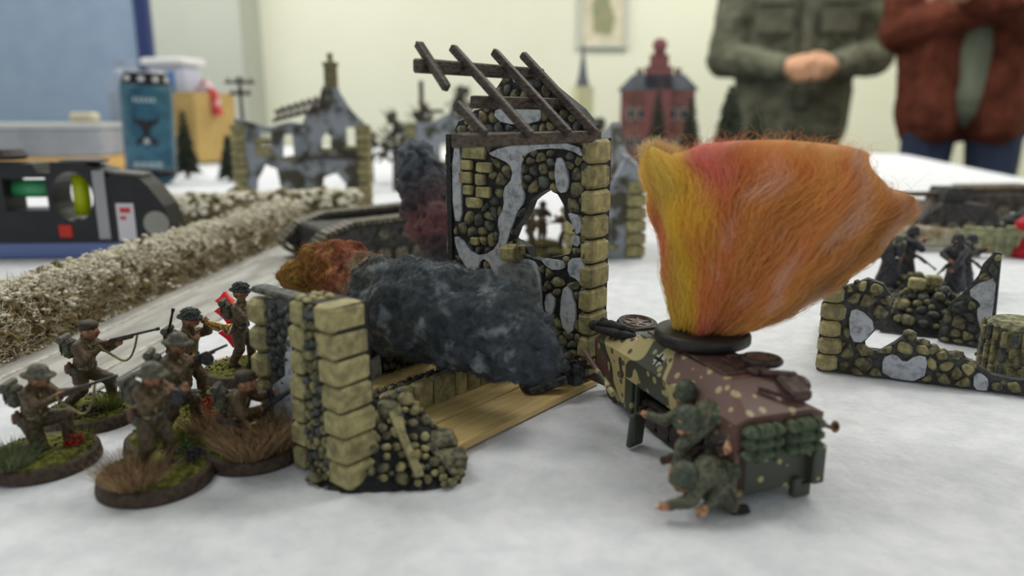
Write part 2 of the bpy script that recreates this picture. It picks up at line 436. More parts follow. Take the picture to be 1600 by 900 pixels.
PL = [zm(p) for p in (
    [(118, 62), (148, 70), (150, 240), (152, 345), (120, 340)],
    [(250, 88), (400, 48), (580, 58), (604, 112), (560, 82), (450, 72), (375, 102), (372, 200), (388, 268), (352, 318), (332, 380), (312, 430), (330, 490), (380, 478), (430, 500), (442, 560), (445, 665), (340, 640), (282, 592), (262, 500), (225, 478), (200, 545), (150, 495), (122, 402), (142, 400), (200, 470), (262, 462), (298, 405), (282, 345), (310, 290), (302, 232), (345, 178), (330, 130), (265, 105)],
    [(498, 110), (525, 110), (548, 180), (542, 235), (512, 242), (496, 200)],
    [(540, 305), (596, 330), (592, 385), (574, 392), (558, 350)], [(560, 392), (592, 402), (586, 438), (560, 432)],
    [(545, 480), (606, 478), (604, 592), (580, 560), (545, 542)], [(520, 600), (548, 576), (578, 680), (556, 772), (514, 722)],
    [(440, 480), (535, 490), (530, 525), (470, 520)], [(470, 600), (500, 640), (480, 700), (455, 660)])]
PL += [zm([(285, 500), (400, 485), (440, 560), (450, 690), (500, 800), (400, 760), (300, 640), (288, 560)])]
PL += [[gm(*p) for p in q] for q in ([(770, 176), (800, 162), (838, 160), (852, 178), (842, 192), (790, 194)], [(800, 118), (815, 122), (808, 132)])]
for i, q in enumerate(PL):
    try: MB().prism(soft(q), .1, .95, XZ(0, -1)).build('plaster_patch', PLASTER, gw)
    except Exception as e: print('plaster', i, e)
yb = [(155, 66, 240, 116), (152, 118, 188, 156), (208, 125, 262, 166), (143, 160, 188, 206), (204, 169, 236, 212), (158, 210, 190, 247), (206, 215, 258, 260), (170, 255, 226, 296), (186, 402, 214, 432)]
for x0, y0, x1, y1 in yb:
    (ax, az), (bx, bz) = zm([(x0, y0), (x1, y1)])
    block(((ax + bx) / 2, -.6, (az + bz) / 2), (bx - ax, 1.9, az - bz), QUOIN[rnd.randrange(2)], gw, 'squared_stone')
(ax, az), (bx, bz) = zm([(316, 425), (362, 492)])
block(((ax + bx) / 2, -2.2, (az + bz) / 2), (bx - ax, 6, az - bz), QUOIN[0], gw, 'squared_stone'); block((bx + 1.1, -1.2, (az + bz) / 2 + .6), (2.2, 3.5, (az - bz) * .9), FIELD[2], gw, 'squared_stone')
av = PL + [hole] + [zm([(x0 - 4, y0 - 4), (x1 + 4, y0 - 4), (x1 + 4, y1 + 4), (x0 - 4, y1 + 4)]) for x0, y0, x1, y1 in yb] + [slit]
n1 = stonework(rnd, XZ(0, -1), (-56, 1, 0, 104), [[(-55, 1), (-1.2, 1), (-1.2, 75)] + outline[3:-1] + [(-55, 75)]], av, 3.4, -.2, 1.35, FIELD[:3] + [FIELD[0]], gw, gap=.22)
# corner return with its column of squared stones
rw = MB().box((-1.9, 7, 38), (3.2, 7, 74)).build('corner_return', MORTAR, house)
for i in range(10):
    block((-1.0 + rnd.uniform(-.2, .2), 3.8, 71.5 - i * 7.35), (4.6, 10.2 + rnd.uniform(-.6, .6), 6.75), QUOIN[i % 2], rw, 'quoin')
lw = MB().box((-56.8, 4, 38), (2.0, 9.5, 75)).build('corner_post', MORTAR, house)
for i in range(5): block((-58, 3.6, 66 - i * 14), (1.8, 8, 6.2), FIELD[i % 2], lw, 'quoin')
# roof timbers
def beam(p, q, w, h, name, mat=BEAM):
    p, q = Vector(p), Vector(q); d = q - p; mb = MB().box((p + q) / 2, (d.length, w, h), Rot(d), bev=.35)
    mb.v = [tuple(c + rnd.uniform(-.12, .12) for c in v) for v in mb.v]; return mb.build(name, mat, house)
beam((-1.2, 4, 75.7), (-1.2, -55, 75.7), 3.4, 3.4, 'purlin'); beam((-12, 4, 84.8), (-12, -37, 84.8), 3, 3.2, 'purlin'); beam((-22, 4, 93.6), (-22, -47, 93.6), 3.2, 3.4, 'purlin')
for y in (-1.0, -14, -31): beam((-25, y, 99.2), (1.8, y, 76.6), 2.1, 2.2, 'rafter')
beam((-25, -43.5, 99.2), (-12.5, -46, 87.8), 2.0, 2.1, 'rafter'); beam((-8.5, -47, 84.2), (.8, -47, 77), 2.0, 2.1, 'rafter')
# near gable: door stub and pillar
nw = MB().prism([(-47, 1), (-29, 1), (-29, 39), (-47, 36)], 0, 3.5, XZ(-82, 1)).build('broken_wall', M('charcoal_render', (84, 86, 88), .6, (50, 52, 56), .4, .3), house)
MB().box((-38, -80.2, 38.8), (19, 4.6, 1.6), bev=.5).build('coping', FIELD[1], nw)
for i in range(5): block((-44.7, -81, 33.5 - i * 7.1), (6.6, 6.2, 6.6), QUOIN[i % 2], nw, 'quoin')
stonework(rnd, XZ(-82, -1), (-42, 14, -29, 38), [[(-41, 18), (-29.5, 14), (-29.5, 37), (-41, 36)]], [[(-35, 14), (-31, 14), (-31, 27), (-34, 20)]], 3.0, 0, 1.0, FIELD[1:2] + FIELD[3:], nw)
MB().prism(worn_poly([(-40, 2), (-29.5, 2), (-29.5, 20), (-31, 30), (-32.6, 28), (-34, 19), (-40, 15)], 2, .3, rnd), 0, .8, XZ(-82, -1)).build('plaster_patch', PLASTER, nw)
pw = MB().prism([(-25.5, 1), (-4.6, 1), (-6.5, 41.5), (-22.5, 41.5)], -6.2, 2.2, XZ(-85, -1)).build('pillar', MORTAR, house)
for i in range(7):
    z = 38.8 - i * 5.95; w = 6.5 + i * .14; cx = -9.4 + i * .42
    block((cx, -84.0, z), (w, 9.6, 5.6), QUOIN[i % 2], pw, 'quoin', bev=.7)
    block((-19.6 - i * .42, -84.0, z - .3), (4.6 + (i % 2) * .9, 9.4, 5.4), QUOIN[(i + 1) % 2], pw, 'quoin', bev=.7)
stonework(rnd, XZ(-87.2, -1), (-21, 1, -8, 42), [[(-19.6, 1), (-9.2, 1), (-12.4, 41), (-17.6, 41)]], [], 2.3, 0, 1.4, [FIELD[0], FIELD[2], FIELD[1]], pw, gap=.16)
stonework(rnd, (Vector((0, 0, 41.4)), Vector((1, 0, 0)), Vector((0, 1, 0)), Vector((0, 0, 1))), (-25, -88, -10, -79), [[(-22, -88), (-14, -88), (-14, -80), (-22, -80)]], [], 2.6, 0, .8, QUOIN, pw)
# inner dwarf wall with upright yellow stones, dark rubble top
iw = MB().box((-27.5, -37, 4.2), (8.0, 50, 7)).build('dwarf_wall', MORTAR, house)
y = -61.5
for i, w in enumerate((5.2, 5.6, 7.2, 8.8, 5.2, 5.6, 5.0, 5.2, 4.4)):
    block((-23.6, y + w / 2, 5.6), (3.6, w - .5, 8.6), QUOIN[i % 2], iw, 'squared_stone', bev=.7); y += w
stonework(rnd, (Vector((0, 0, 7.6)), Vector((1, 0, 0)), Vector((0, 1, 0)), Vector((0, 0, 1))), (-31.5, -62, -25, -12), [[(-31.5, -61), (-25.5, -61), (-25.5, -12.5), (-31.5, -12.5)]], [], 2.6, 0, 1.1, FIELD[1:], iw)
# far side stub seen under the smoke
fw = MB().prism([(-46, 1), (-16, 1), (-17, 8), (-21, 10), (-23, 15), (-28, 17), (-31, 22), (-40, 22), (-43, 18)], -2, 2, (Vector((-55, 0, 0)), Vector((0, 1, 0)), Z3, Vector((1, 0, 0)))).build('side_wall', MORTAR, house)
stonework(rnd, (Vector((-55, 0, 0)), Vector((0, 1, 0)), Z3, Vector((1, 0, 0))), (-46, 1, -16, 22), [[(-36, 1), (-17, 1), (-19, 8), (-23, 14), (-28, 16), (-36, 21)]], [], 3.4, 2, 1.3, FIELD, fw)
MB().prism(worn_poly([(-46, 1), (-37, 1), (-37.5, 9), (-46, 7)], 2, .3, rnd), 2, 3, (Vector((-55, 0, 0)), Vector((0, 1, 0)), Z3, Vector((1, 0, 0)))).build('plaster_patch', PLASTER, fw)
for i in range(2): block((-54, -16, 3 + i * 4.6), (5, 4, 4.2), QUOIN[i], fw, 'quoin')
# broken timber heap at the foot of the gable
for p, q, w, h, m in (((-2, -5, 11), (-14.5, -13, 3.4), 3.2, 3, BEAM), ((-1.5, -8, 9.5), (-9.5, -20.5, 3.6), 3.4, 3.2, CHAR), ((0, -11, 6), (-7, -20, 2.8), 3, 2.4, CHAR), ((-4, -2, 3.2), (-13, -5, 3.2), 3, 3, CHAR)):
    beam(p, q, w, h, 'broken_beam', m)
MB().box((-3, -3.5, 5), (7, 5.5, 7.5), bev=1).build('rubble_block', CHAR, house)

# rubble spilling off the near corner: a cast piece of its own
rub = thing('rubble_heap', 'heap of yellow and grey stones with broken planks before the pillar', 'rubble', G(606, 745) * 1, math.radians(-4))
rc = MB(); hp = lambda x, y: max(0, 17 * math.exp(-((x + 0) / 6.5) ** 2 - ((y - 11) / 8) ** 2) + 8.5 * math.exp(-((x - 8.5) / 6) ** 2 - ((y - 7) / 7) ** 2) + 7.5 * math.exp(-((x + 7) / 6.5) ** 2 - ((y - 0) / 5) ** 2) + 3.4 * math.exp(-((x + 1) / 14) ** 2 - ((y - 0) / 5) ** 2))
N = 26; vs = []
for j in range(N + 1):
    for i in range(N + 1):
        x = -20 + 40 * i / N; yy = -8 + 30 * j / N; vs.append((x, yy, hp(x, yy) - 1.6 + .5 * mnoise.noise(Vector((x, yy, 0)) * .5)))
rc.add(vs, [(j * (N + 1) + i, j * (N + 1) + i + 1, (j + 1) * (N + 1) + i + 1, (j + 1) * (N + 1) + i) for j in range(N) for i in range(N)])
rc.build('rubble_core', MORTAR, rub, smooth=True, fix=False)
cnt = 0; placed = []
for t in range(2600):
    x, yy = rnd.uniform(-17.5, 16.5), rnd.uniform(-5, 20); h = hp(x, yy)
    if h < .8: continue
    r = rnd.choice((.95, 1.2, 1.5, 2.0)) * (1.15 if h > 7 else 1)
    if any((x - a) ** 2 + (yy - b) ** 2 + (h - c) ** 2 < (.8 * (r + s)) ** 2 for a, b, c, s in placed): continue
    placed.append((x, yy, h, r)); rock((x, yy, h * .93), r, rnd).build('stone', rnd.choice([FIELD[0], FIELD[2], FIELD[2], QUOIN[1], QUOIN[1], FIELD[1]]), rub, smooth=True); cnt += 1
    if cnt > 235: break
for p, q, w, h in (((0, 6, 14), (8.5, -4.5, 2.6), 2.2, .8), ((9, 3.5, 7), (16, -1.5, 2.0), 2.0, .8), ((1, 8, 15), (3.5, 2, 10), 1.5, .7)):
    p, q = Vector(p), Vector(q); MB().box((p + q) / 2, ((q - p).length, w, h), Rot(q - p), bev=.25).build('plank', QUOIN[1] if p.x < 5 else FIELD[0], rub)
for c, s in (((11.5, 6.5, 6.2), (7, 5.5, 4.2)), ((15, 2.8, 3.2), (5.5, 5, 5)), ((-1, 7.5, 13.5), (5, 4.5, 4))): block(c, s, FIELD[0], rub, 'squared_stone', R=Matrix.Rotation(.5, 3, 'Z') @ Matrix.Rotation(.4, 3, 'X'), bev=.9)
# ---------------------------------------------------------------- painted miniatures
PAINT = M('miniature_paint', (255, 255, 255), .55, (150, 150, 150), 1.1, .3, attr=True, bscale=2.2, bdist=.25, contrast=(.35, .6))
GUN = M('gun_metal', (62, 62, 64), .4, (26, 26, 28), 1.2, metal=.35); WOOD = M('gun_wood', (92, 62, 42), .5, (56, 36, 26), 1.5)
CANVAS = M('canvas_pack', (98, 98, 82), .7, (50, 50, 44), 1.0, .3, bscale=2); HELM = M('olive_helmet', (96, 94, 80), .5, (56, 54, 48), .9, .2, bscale=2)
NET = M('helmet_net', (84, 92, 84), .7, (28, 32, 34), 2.2, .8, bscale=3, bdist=.5); WEB = M('webbing', (150, 140, 92), .7, (104, 96, 64), 1.5)
BASE = M('base_brown', (84, 68, 54), .7, (54, 44, 36), .8, .2); BRASS = M('brass_horn', (190, 158, 88), .3, (110, 86, 44), 1.2, metal=.7)
FLOCK = M('green_flock', (132, 132, 52), .95, (52, 54, 28), .6, 1.0, bscale=1.6, bdist=.7); BLADE = M('grass_fibre', (255, 255, 255), .7, attr=True, spec=.15, translucent=.2)
BROWN, SKIN, TROUS, BOOT = (98, 80, 56), (176, 128, 98), (88, 74, 54), (36, 32, 30)
FIB = {'green': [(104, 116, 62), (136, 142, 70), (84, 98, 52)], 'dead': [(150, 124, 92), (122, 100, 76), (182, 154, 120)], 'teal': [(110, 122, 90), (134, 142, 100), (88, 100, 76)]}
def clump(name, c, r, col, parent, rng, k=70):
    mb = MB()
    for _ in range(k):
        d = Vector((rng.gauss(0, 1), rng.gauss(0, 1), abs(rng.gauss(0, .8)))); d = d.normalized() * r * rng.uniform(.5, 1)
        mb.ball(Vector(c) + d, rng.uniform(.25, .48), 5, 3)
    m = M('clump_%d_%d_%d' % col, col, .8, tuple(int(x * .55) for x in col), 1.2)
    return mb.build(name, m, parent, kind='stuff')
def gun(parent, p, q, kind='rifle', name=None):
    """p butt end, q muzzle"""
    p, q = Vector(p), Vector(q); d = (q - p); L = d.length; R = Rot(d); u = d.normalized(); dn = -(R @ Vector((0, 0, 1)))
    g = MB()
    if kind == 'rifle':
        g.box(p + u * L * .10 + dn * .5, (L * .2, .8, 1.5), R, bev=.25); g.box(p + u * L * .38, (L * .5, .95, 1.05), R, bev=.25)
        o = g.build(name or 'rifle', WOOD, parent)
        MB().tube([p + u * L * .3 - dn * .45, q - dn * .3], [.42, .34], 8).tube([q - u * .4 - dn * .3, q + u * .5 - dn * .3], .5, 8).box(p + u * L * .34 - dn * .3, (L * .12, 1.1, .9), R, bev=.2).build('barrel', GUN, o)
    elif kind == 'smg':
        g.box(p + u * L * .14 + dn * .4, (L * .28, .8, 1.6), R, bev=.25).box(p + u * L * .62 + dn * .2, (L * .2, .9, .9), R, bev=.2)
        o = g.build(name or 'submachine_gun', WOOD, parent)
        MB().box(p + u * L * .4, (L * .36, .95, 1.2), R, bev=.2).tube([p + u * L * .5, q], [.4, .34], 8).lathe(p + u * L * .5 + dn * 1.5, [(0, -.5), (1.5, -.5), (1.6, 0), (1.5, .5), (0, .5)], 14, R @ Matrix.Rotation(math.pi / 2, 3, 'X')).build('drum_magazine', GUN, o)
    else:
        g.box(p + u * L * .1 + dn * .4, (L * .2, .9, 1.8), R, bev=.25); o = g.build(name or 'machine_gun', WOOD, parent)
        b = MB().box(p + u * L * .36, (L * .34, 1.3, 1.5), R, bev=.25).tube([p + u * L * .5, q], [.62, .5], 10).tube([q - u * 1.4, q + u * .3], [.5, .9], 10)
        b.tube([p + u * L * .38 - dn * .5, p + u * L * .44 - dn * 3.6], [.8, .7], 6).build('barrel', GUN, o)
        w = R @ Vector((0, 1, 0)); MB().tube([q - u * 3, q - u * 4 + dn * 4.5 + w * 2.4], .35, 6).tube([q - u * 3, q - u * 4 + dn * 4.5 - w * 2.4], .35, 6).build('bipod', GUN, o)
    return o
def head_gear(parent, c, kind, tilt=.12):
    R = Matrix.Rotation(tilt, 3, 'Y'); c = Vector(c)
    if kind == 'brodie':
        MB().lathe(c + Vector((-.1, 0, .55)), [(3.75, -.25), (3.8, 0), (2.7, .35), (2.45, .8), (2.1, 1.7), (1.3, 2.35), (0.0, 2.6)], 22, R, sy=.9).build('helmet', HELM, parent, smooth=True)
    elif kind == 'net':
        mb = MB().lathe(c + Vector((-.1, 0, .5)), [(3.4, -.2), (3.35, .3), (2.6, .6), (2.4, 1.4), (1.6, 2.3), (0.0, 2.7)], 18, R, sy=.9)
        rr = random.Random(3)
        for _ in range(60):
            a, b = rr.uniform(0, 6.28), rr.uniform(0, 1.2); mb.ball(c + R @ Vector((2.6 * math.cos(b) * math.cos(a), 2.4 * math.cos(b) * math.sin(a), .9 + 2.1 * math.sin(b))), (.62, .62, .32), 5, 3)
        mb.build('netted_helmet', NET, parent, smooth=True)
    elif kind == 'beret':
        MB().lathe(c + Vector((-.2, 0, .7)), [(2.15, -.2), (2.3, .3), (2.55, .9), (2.45, 1.6), (1.5, 2.1), (0, 2.2)], 18, R).build('beret', M('brown_cap', (78, 66, 52), .7, (50, 42, 34), 1.2), parent, smooth=True)
    else:
        MB().lathe(c + Vector((0, 0, -.1)), [(2.75, -.9), (2.75, -.3), (2.4, .2), (2.35, 1.2), (1.9, 2.2), (1.0, 2.8), (0, 2.95)], 18, R).build('helmet', M('field_helmet', (84, 92, 76), .5, (58, 64, 54), .8), parent, smooth=True)
def limbs(J, s=1.0, coat=BROWN, trous=TROUS, skin=SKIN):
    g = {k: Vector(v) for k, v in J.items()}; P = []
    pel, ch, nk, hd = g['pel'], g['ch'], g['nk'], g['hd']; f = (g['face'] if 'face' in g else Vector((1, 0, -.08))).normalized(); side = Vector((0, 0, 1)).cross(f).normalized(); upv = f.cross(side)
    a = lambda p, q, r0, r1, c: P.append((tuple(p), tuple(q), r0, r1, c))
    ls, rs = g['ls'], g['rs']
    a(pel, (pel + ch) / 2, 2.35, 2.3, coat); a((pel + ch) / 2, ch, 2.4, 2.6, coat); a(ls * .8 + rs * .2, rs * .8 + ls * .2, 1.75, 1.75, coat); a(ch, nk, 2.2, 1.5, coat)
    a(nk, hd, 1.1, 1.2, skin); a(hd, hd + upv * .5, 1.95, 1.9, skin); a(hd + f * .5 - upv * .9, hd + f * .9 - upv * 1.2, 1.3, .95, skin)
    a(hd + f * 1.9 + upv * .35, hd + f * 2.3 - upv * .3, .35, .45, skin); a(hd + f * 1.55 + side * .8 + upv * .45, hd + f * 1.6 + side * .85 + upv * .45, .35, .3, (60, 40, 34)); a(hd + f * 1.55 - side * .8 + upv * .45, hd + f * 1.6 - side * .85 + upv * .45, .35, .3, (60, 40, 34))
    a(hd + f * 1.85 - upv * 1.1, hd + f * 1.9 - upv * 1.15, .42, .4, (120, 66, 54)); a(hd + side * 1.9, hd + side * 2.0 - upv * .4, .45, .4, skin); a(hd - side * 1.9, hd - side * 2.0 - upv * .4, .45, .4, skin)
    a(hd - f * .8 + upv * .2, hd - f * .9 - upv * .7, 1.65, 1.3, (70, 50, 36))
    for sd in 'lr':
        sh, el, ha = g[sd + 's'], g[sd + 'e'], g[sd + 'h']
        a(sh, el, 1.45, 1.15, coat); a(el, ha, 1.15, .85, coat); u = (ha - el).normalized()
        a(ha + u * .4, ha + u * 1.2, .78, .8, skin)
        fd = g.get(sd + 'f', Vector((0, 0, 1))).normalized(); w = u.cross(fd).normalized()
        for i in range(4):
            b0 = ha + u * (1.0 + .38 * i) - w * .1; a(b0, b0 + fd * (.95 - .07 * abs(i - 1)) + w * .2, .27, .24, skin)
        a(ha + u * .6 + w * .5, ha + u * 1.3 + w * .9 + fd * .5, .3, .26, skin)
        hi = pel + (ls - rs).normalized() * (1.3 if sd == 'l' else -1.3) - Vector((0, 0, .8)); kn, an = g[sd + 'k'], g[sd + 'a']
        a(hi, kn, 1.95, 1.45, trous); a(kn, an + (kn - an) * .25, 1.5, 1.15, trous); a(an + (kn - an) * .3, an, 1.15, 1.0, (120, 108, 76))
        tdir = g.get(sd + 't', Vector((1, 0, 0))).normalized(); a(an - Vector((0, 0, .3)), an + tdir * 2.2 - Vector((0, 0, .45)), .95, .75, BOOT)
    return [(p[0], p[1], p[2] * 1.13, p[3] * 1.13, p[4]) for p in P]
KNEEL = dict(pel=(-1, 0, 8.3), ch=(.3, 0, 14), nk=(1.0, 0, 16.6), hd=(1.8, 0, 18.9), ls=(.9, 2.9, 15.4), rs=(-.2, -2.9, 15.4), lk=(5.2, 2.4, 8), la=(4.8, 2.4, 1.2), rk=(1.0, -2.2, 1.6), ra=(-5, -2.2, 1.3),
             le=(4.6, 2.6, 12.8), lh=(7.6, .5, 15.2), re=(1.6, -4.9, 12.8), rh=(4.2, -1.5, 15.0))
STAND = dict(pel=(0, 0, 12.6), ch=(.8, 0, 18.2), nk=(1.3, 0, 20.9), hd=(2.0, 0, 23.2), ls=(1.4, 2.8, 19.5), rs=(.2, -3.0, 19.5), lk=(3.0, 2.0, 7), la=(2.4, 2.4, 1.2), rk=(.2, -2.1, 6.6), ra=(-2.8, -2.4, 1.2),
             le=(5.0, 3.0, 17), lh=(8.2, .6, 19.2), re=(2.4, -5.0, 16.8), rh=(4.9, -1.4, 18.9))
def soldier(label, px, pose, over=None, rz=0.0, helmet='brodie', weapon='rifle', gunline=((2, -1, 15.5), (17, -.2, 16.5)), tufts=(), clumps=(), coat=BROWN, sling=False, pack=True, base=True, seed=1, group='soldiers on green flocked bases', scale=1.0, basez=3.0, at=None, voxel=.36, trous=TROUS, cat='miniature'):
    rng = random.Random(seed); nr = np.random.default_rng(seed)
    J = dict(pose); J.update(over or {}); loc = at if at is not None else G(*px)
    t = thing('soldier_miniature', label, cat, loc, rz, group); t.scale = (scale,) * 3
    z0 = basez; J = {k: (Vector(v) + Vector((0, 0, z0)) if k not in ('face', 'lf', 'rf', 'lt', 'rt') else Vector(v)) for k, v in J.items()}
    o = fused('body', limbs(J, coat=coat, trous=trous), PAINT, t, voxel, amp=.16, nscale=1.3)
    if base:
        MB().lathe((0, 0, 0), [(12.4, 0), (12.5, .4), (12.1, 2.7), (11.7, 3.0), (0, 3.05)], 40).build('base', BASE, t, smooth=True)
        fl = MB(); n = 20; vs = [(0, 0, 3.9)]
        for i in range(1, 7):
            for j in range(n):
                a = 6.283 * j / n; r = 11.3 * i / 6; vs.append((r * math.cos(a), r * math.sin(a), 3.0 + (1.1 * (1 - (i / 6) ** 3)) * (.7 + .6 * mnoise.noise(Vector((r * math.cos(a), r * math.sin(a), seed * 3)) * .35)) + (0 if i < 6 else -.1)))
        fs = [(0, 1 + j, 1 + (j + 1) % n) for j in range(n)] + [(1 + (i - 1) * n + j, 1 + i * n + j, 1 + i * n + (j + 1) % n, 1 + (i - 1) * n + (j + 1) % n) for i in range(1, 6) for j in range(n)]
        fl.add(vs, fs)
        for _ in range(90):
            a, r = rng.uniform(0, 6.28), 11 * math.sqrt(rng.random()); fl.ball((r * math.cos(a), r * math.sin(a), 3.7), rng.uniform(.2, .5), 5, 3)
        fl.build('ground_flock', FLOCK, t, smooth=True, kind='stuff')
    head_gear(t, J['hd'], helmet)
    if pack:
        b = J['ch'] + Vector((-3.9, 0, .4)); pk = MB().box(b, (2.8, 4.6, 5.2), Matrix.Rotation(-.12, 3, 'Y'), bev=.8).build('backpack', CANVAS, t)
        MB().box(b + Vector((-1.5, 0, .8)), (.5, 4.4, 2.6), bev=.2).tube([b + Vector((-1.2, -2.6, 2.8)), b + Vector((-1.2, 2.6, 2.8))], .95, 8).box(b + Vector((-1.75, 1.1, 0)), (.25, .4, 3.4)).box(b + Vector((-1.75, -1.1, 0)), (.25, .4, 3.4)).build('pack_flap', HELM, pk)
        s = MB()
        for q in (1.5, -1.5):
            c = J['ch']; s.tube([c + Vector((-2.4, q, 1.5)), J['nk'] + Vector((-.4, q * 1.15, .25)), c + Vector((2.35, q, .8)), J['pel'] + Vector((2.3, q, 1))], .34, 6)
        s.tube([J['pel'] + Vector((2.7 * math.cos(k * .628), 2.5 * math.sin(k * .628), .9)) for k in range(10)], .38, 6, closed=True)
        s.build('webbing', WEB, t)
        MB().box(J['pel'] + Vector((2.3, 1.7, 1)), (1.2, 1.6, 1.9), bev=.3).box(J['pel'] + Vector((2.2, -1.8, 1)), (1.2, 1.6, 1.9), bev=.3).box(J['pel'] + Vector((-1.2, -2.6, .2)), (2.4, 1.2, 2.4), bev=.4).build('pouches', CANVAS, t)
        MB().lathe(J['pel'] + Vector((-2.6, -1.6, .8)), [(0, -1.3), (1.2, -1.1), (1.35, 0), (1.2, 1.1), (.5, 1.4), (.4, 1.9), (0, 1.9)], 10).build('water_bottle', M('bottle_brown', (92, 62, 50), .4), t, smooth=True)
    if weapon:
        gl = [Vector(p) + Vector((0, 0, z0)) for p in gunline]; gun(t, gl[0], gl[1], weapon)
        if sling:
            p, q = gl; m = (p + q) / 2; MB().tube([p + (q - p) * (.14 + .56 * f_) + Vector((0, -.5, -5.6 * (4 * f_ * (1 - f_)) ** .8 + 1.2 * math.sin(f_ * 6.283))) for f_ in [i_ / 12 for i_ in range(13)]], .55, 6, flat=.5).build('sling', WEB, t)
    for kind, x, y, r, h, k in tufts: tuft('grass_tuft', (x, y, 3.4), r, h, k, BLADE, t, FIB[kind], nr, r=.06, lean=.7)
    for col, x, y, r in clumps: clump('flower_clump' if col[0] > 120 else 'leafy_clump', (x, y, 4.0), r, col, t, rng, 70)
    return t
RED, PURP, LEAF, YEL = (178, 52, 44), (52, 42, 54), (70, 90, 56), (170, 150, 50)
soldier('kneeling soldier in steel helmet raising his rifle beside a red flower clump, leftmost miniature', (70, 722), KNEEL,
        dict(hd=(1.6, 0, 18.7), le=(3.6, 2.6, 13.2), lh=(8.0, .6, 14.6), rh=(4.6, -1.4, 13.6), ch=(-.3, 0, 13.8)), rz=.12, sling=True, gunline=((3.4, -1, 13.4), (18.5, .2, 17.6)),
        tufts=(('teal', -3, -8, 4.2, 5.5, 700), ('green', 7, 4, 2.5, 3, 150)), clumps=((RED, 7, 1.5, 2.6),), seed=11)
soldier('soldier in a brown cap aiming his rifle, standing nearest the hedge', (147, 652), STAND, dict(lk=(4.4, 2.2, 7.4), la=(4.6, 2.6, 1.2), rk=(-1, -2.4, 6), ra=(-6, -2.6, 1.3), pel=(-1.2, 0, 11), hd=(1.8, 0, 21.9), nk=(.8, 0, 19.6), ch=(.1, 0, 16.8), ls=(.8, 2.8, 18), rs=(-.5, -3, 18), le=(4.6, 2.8, 16), lh=(8.4, .4, 18), re=(1.8, -5, 15), rh=(4.4, -1.3, 17.4)),
        rz=.1, helmet='beret', sling=True, gunline=((2.2, -1.2, 17.8), (19.5, 0, 21.6)), tufts=(('green', 5, -2, 3, 5, 300), ('green', -5, -5, 3, 3.5, 200)), clumps=((PURP, 3, -7, 3), (PURP, -3.5, -7, 2.5)), seed=12)
soldier('soldier seen from behind aiming a gun on the foremost base with a brown grass tuft', (245, 752), STAND, dict(hd=(1.8, 0, 22.6)), rz=-.05, weapon='smg', gunline=((2.0, -1.2, 19), (12.5, 0, 19)),
        tufts=(('dead', -1, -7, 5.2, 6.5, 900), ('green', 6, 2, 3, 2, 200)), clumps=((PURP, 7.5, 4, 2.6), (LEAF, 4, 7, 2.4)), seed=13)
soldier('soldier in steel helmet pointing a drum-fed submachine gun, behind the foremost figure', (278, 694), STAND, dict(lk=(4.6, 2.2, 8), la=(4.4, 2.4, 1.2), hd=(2.6, 0, 23.4)), rz=.2, weapon='smg', gunline=((3.2, -1.0, 18.5), (14, 0, 22.5)),
        tufts=(('dead', 7, -2, 3, 6.5, 350), ('green', -4, -6, 3.5, 3, 300), ('green', 2, -8, 3, 2.5, 250)), clumps=((LEAF, -3, -4, 2.6), (YEL, 1, -3, 1.6), ((200, 200, 200), -4, -8, 1.1), (RED, 6, 4, 3)), seed=14)
hs = soldier('soldier in netted helmet raising a brass horn with a rifle on his back', (300, 645), STAND, dict(hd=(2.2, 0, 24.4), nk=(1.3, 0, 21.8), le=(5.2, 3.6, 19.8), lh=(6.0, 1.2, 22.6), re=(1.8, -5.2, 16.5), rh=(3.6, -2.6, 18.8)), rz=.05, helmet='net', weapon=None, clumps=((RED, 6, -5, 3),), seed=15, pack=True)
gun(hs, (-4.6, -1.5, 18), (-1.6, -.8, 30), 'rifle', 'slung_rifle')
MB().tube([(5, 0, 26.6), (8, 0, 26), (11, 0, 24.8), (12.4, 0, 24.2)], [.45, .7, 1.0, 1.9], 12).tube([(6.5, 0, 26.2), (7.5, 0, 24.8), (9.5, 0, 24), (10.2, 0, 25)], .5, 8).build('brass_horn', BRASS, hs, smooth=True)
soldier('crouching soldier in dark beret with a light machine gun behind a brown grass tuft', (398, 708), KNEEL, dict(hd=(-.6, 0, 15.6), nk=(-1.6, 0, 13.6), ch=(-2.6, 0, 11.3), pel=(-4, 0, 6.4), ls=(-1.8, 2.9, 12.6), rs=(-2.4, -2.9, 12.3), le=(1.2, 3.2, 10.5), lh=(4.4, 1.2, 12), re=(-1, -4.6, 9), rh=(2, -1.5, 9), lk=(2.5, 2.6, 7)),
        rz=.12, helmet='beret', weapon='lmg', gunline=((.5, -1.4, 7.8), (14, .2, 15.5)), tufts=(('dead', 1, -7, 5.5, 9, 1100), ('dead', 7, -4, 3.5, 10, 450), ('green', -6, -4, 3, 2.5, 250)), clumps=((PURP, -7, -2, 2.2), ((120, 118, 96), -5, -7, 1.4)), seed=16)
soldier('soldier in netted helmet partly hidden behind the broken wall near the red markers', (380, 586), STAND, dict(hd=(1.4, 0, 24.6)), rz=.15, helmet='net', weapon='lmg', gunline=((2, -1.2, 17), (15, 0, 17)), seed=17, clumps=((LEAF, 4, -4, 2),))
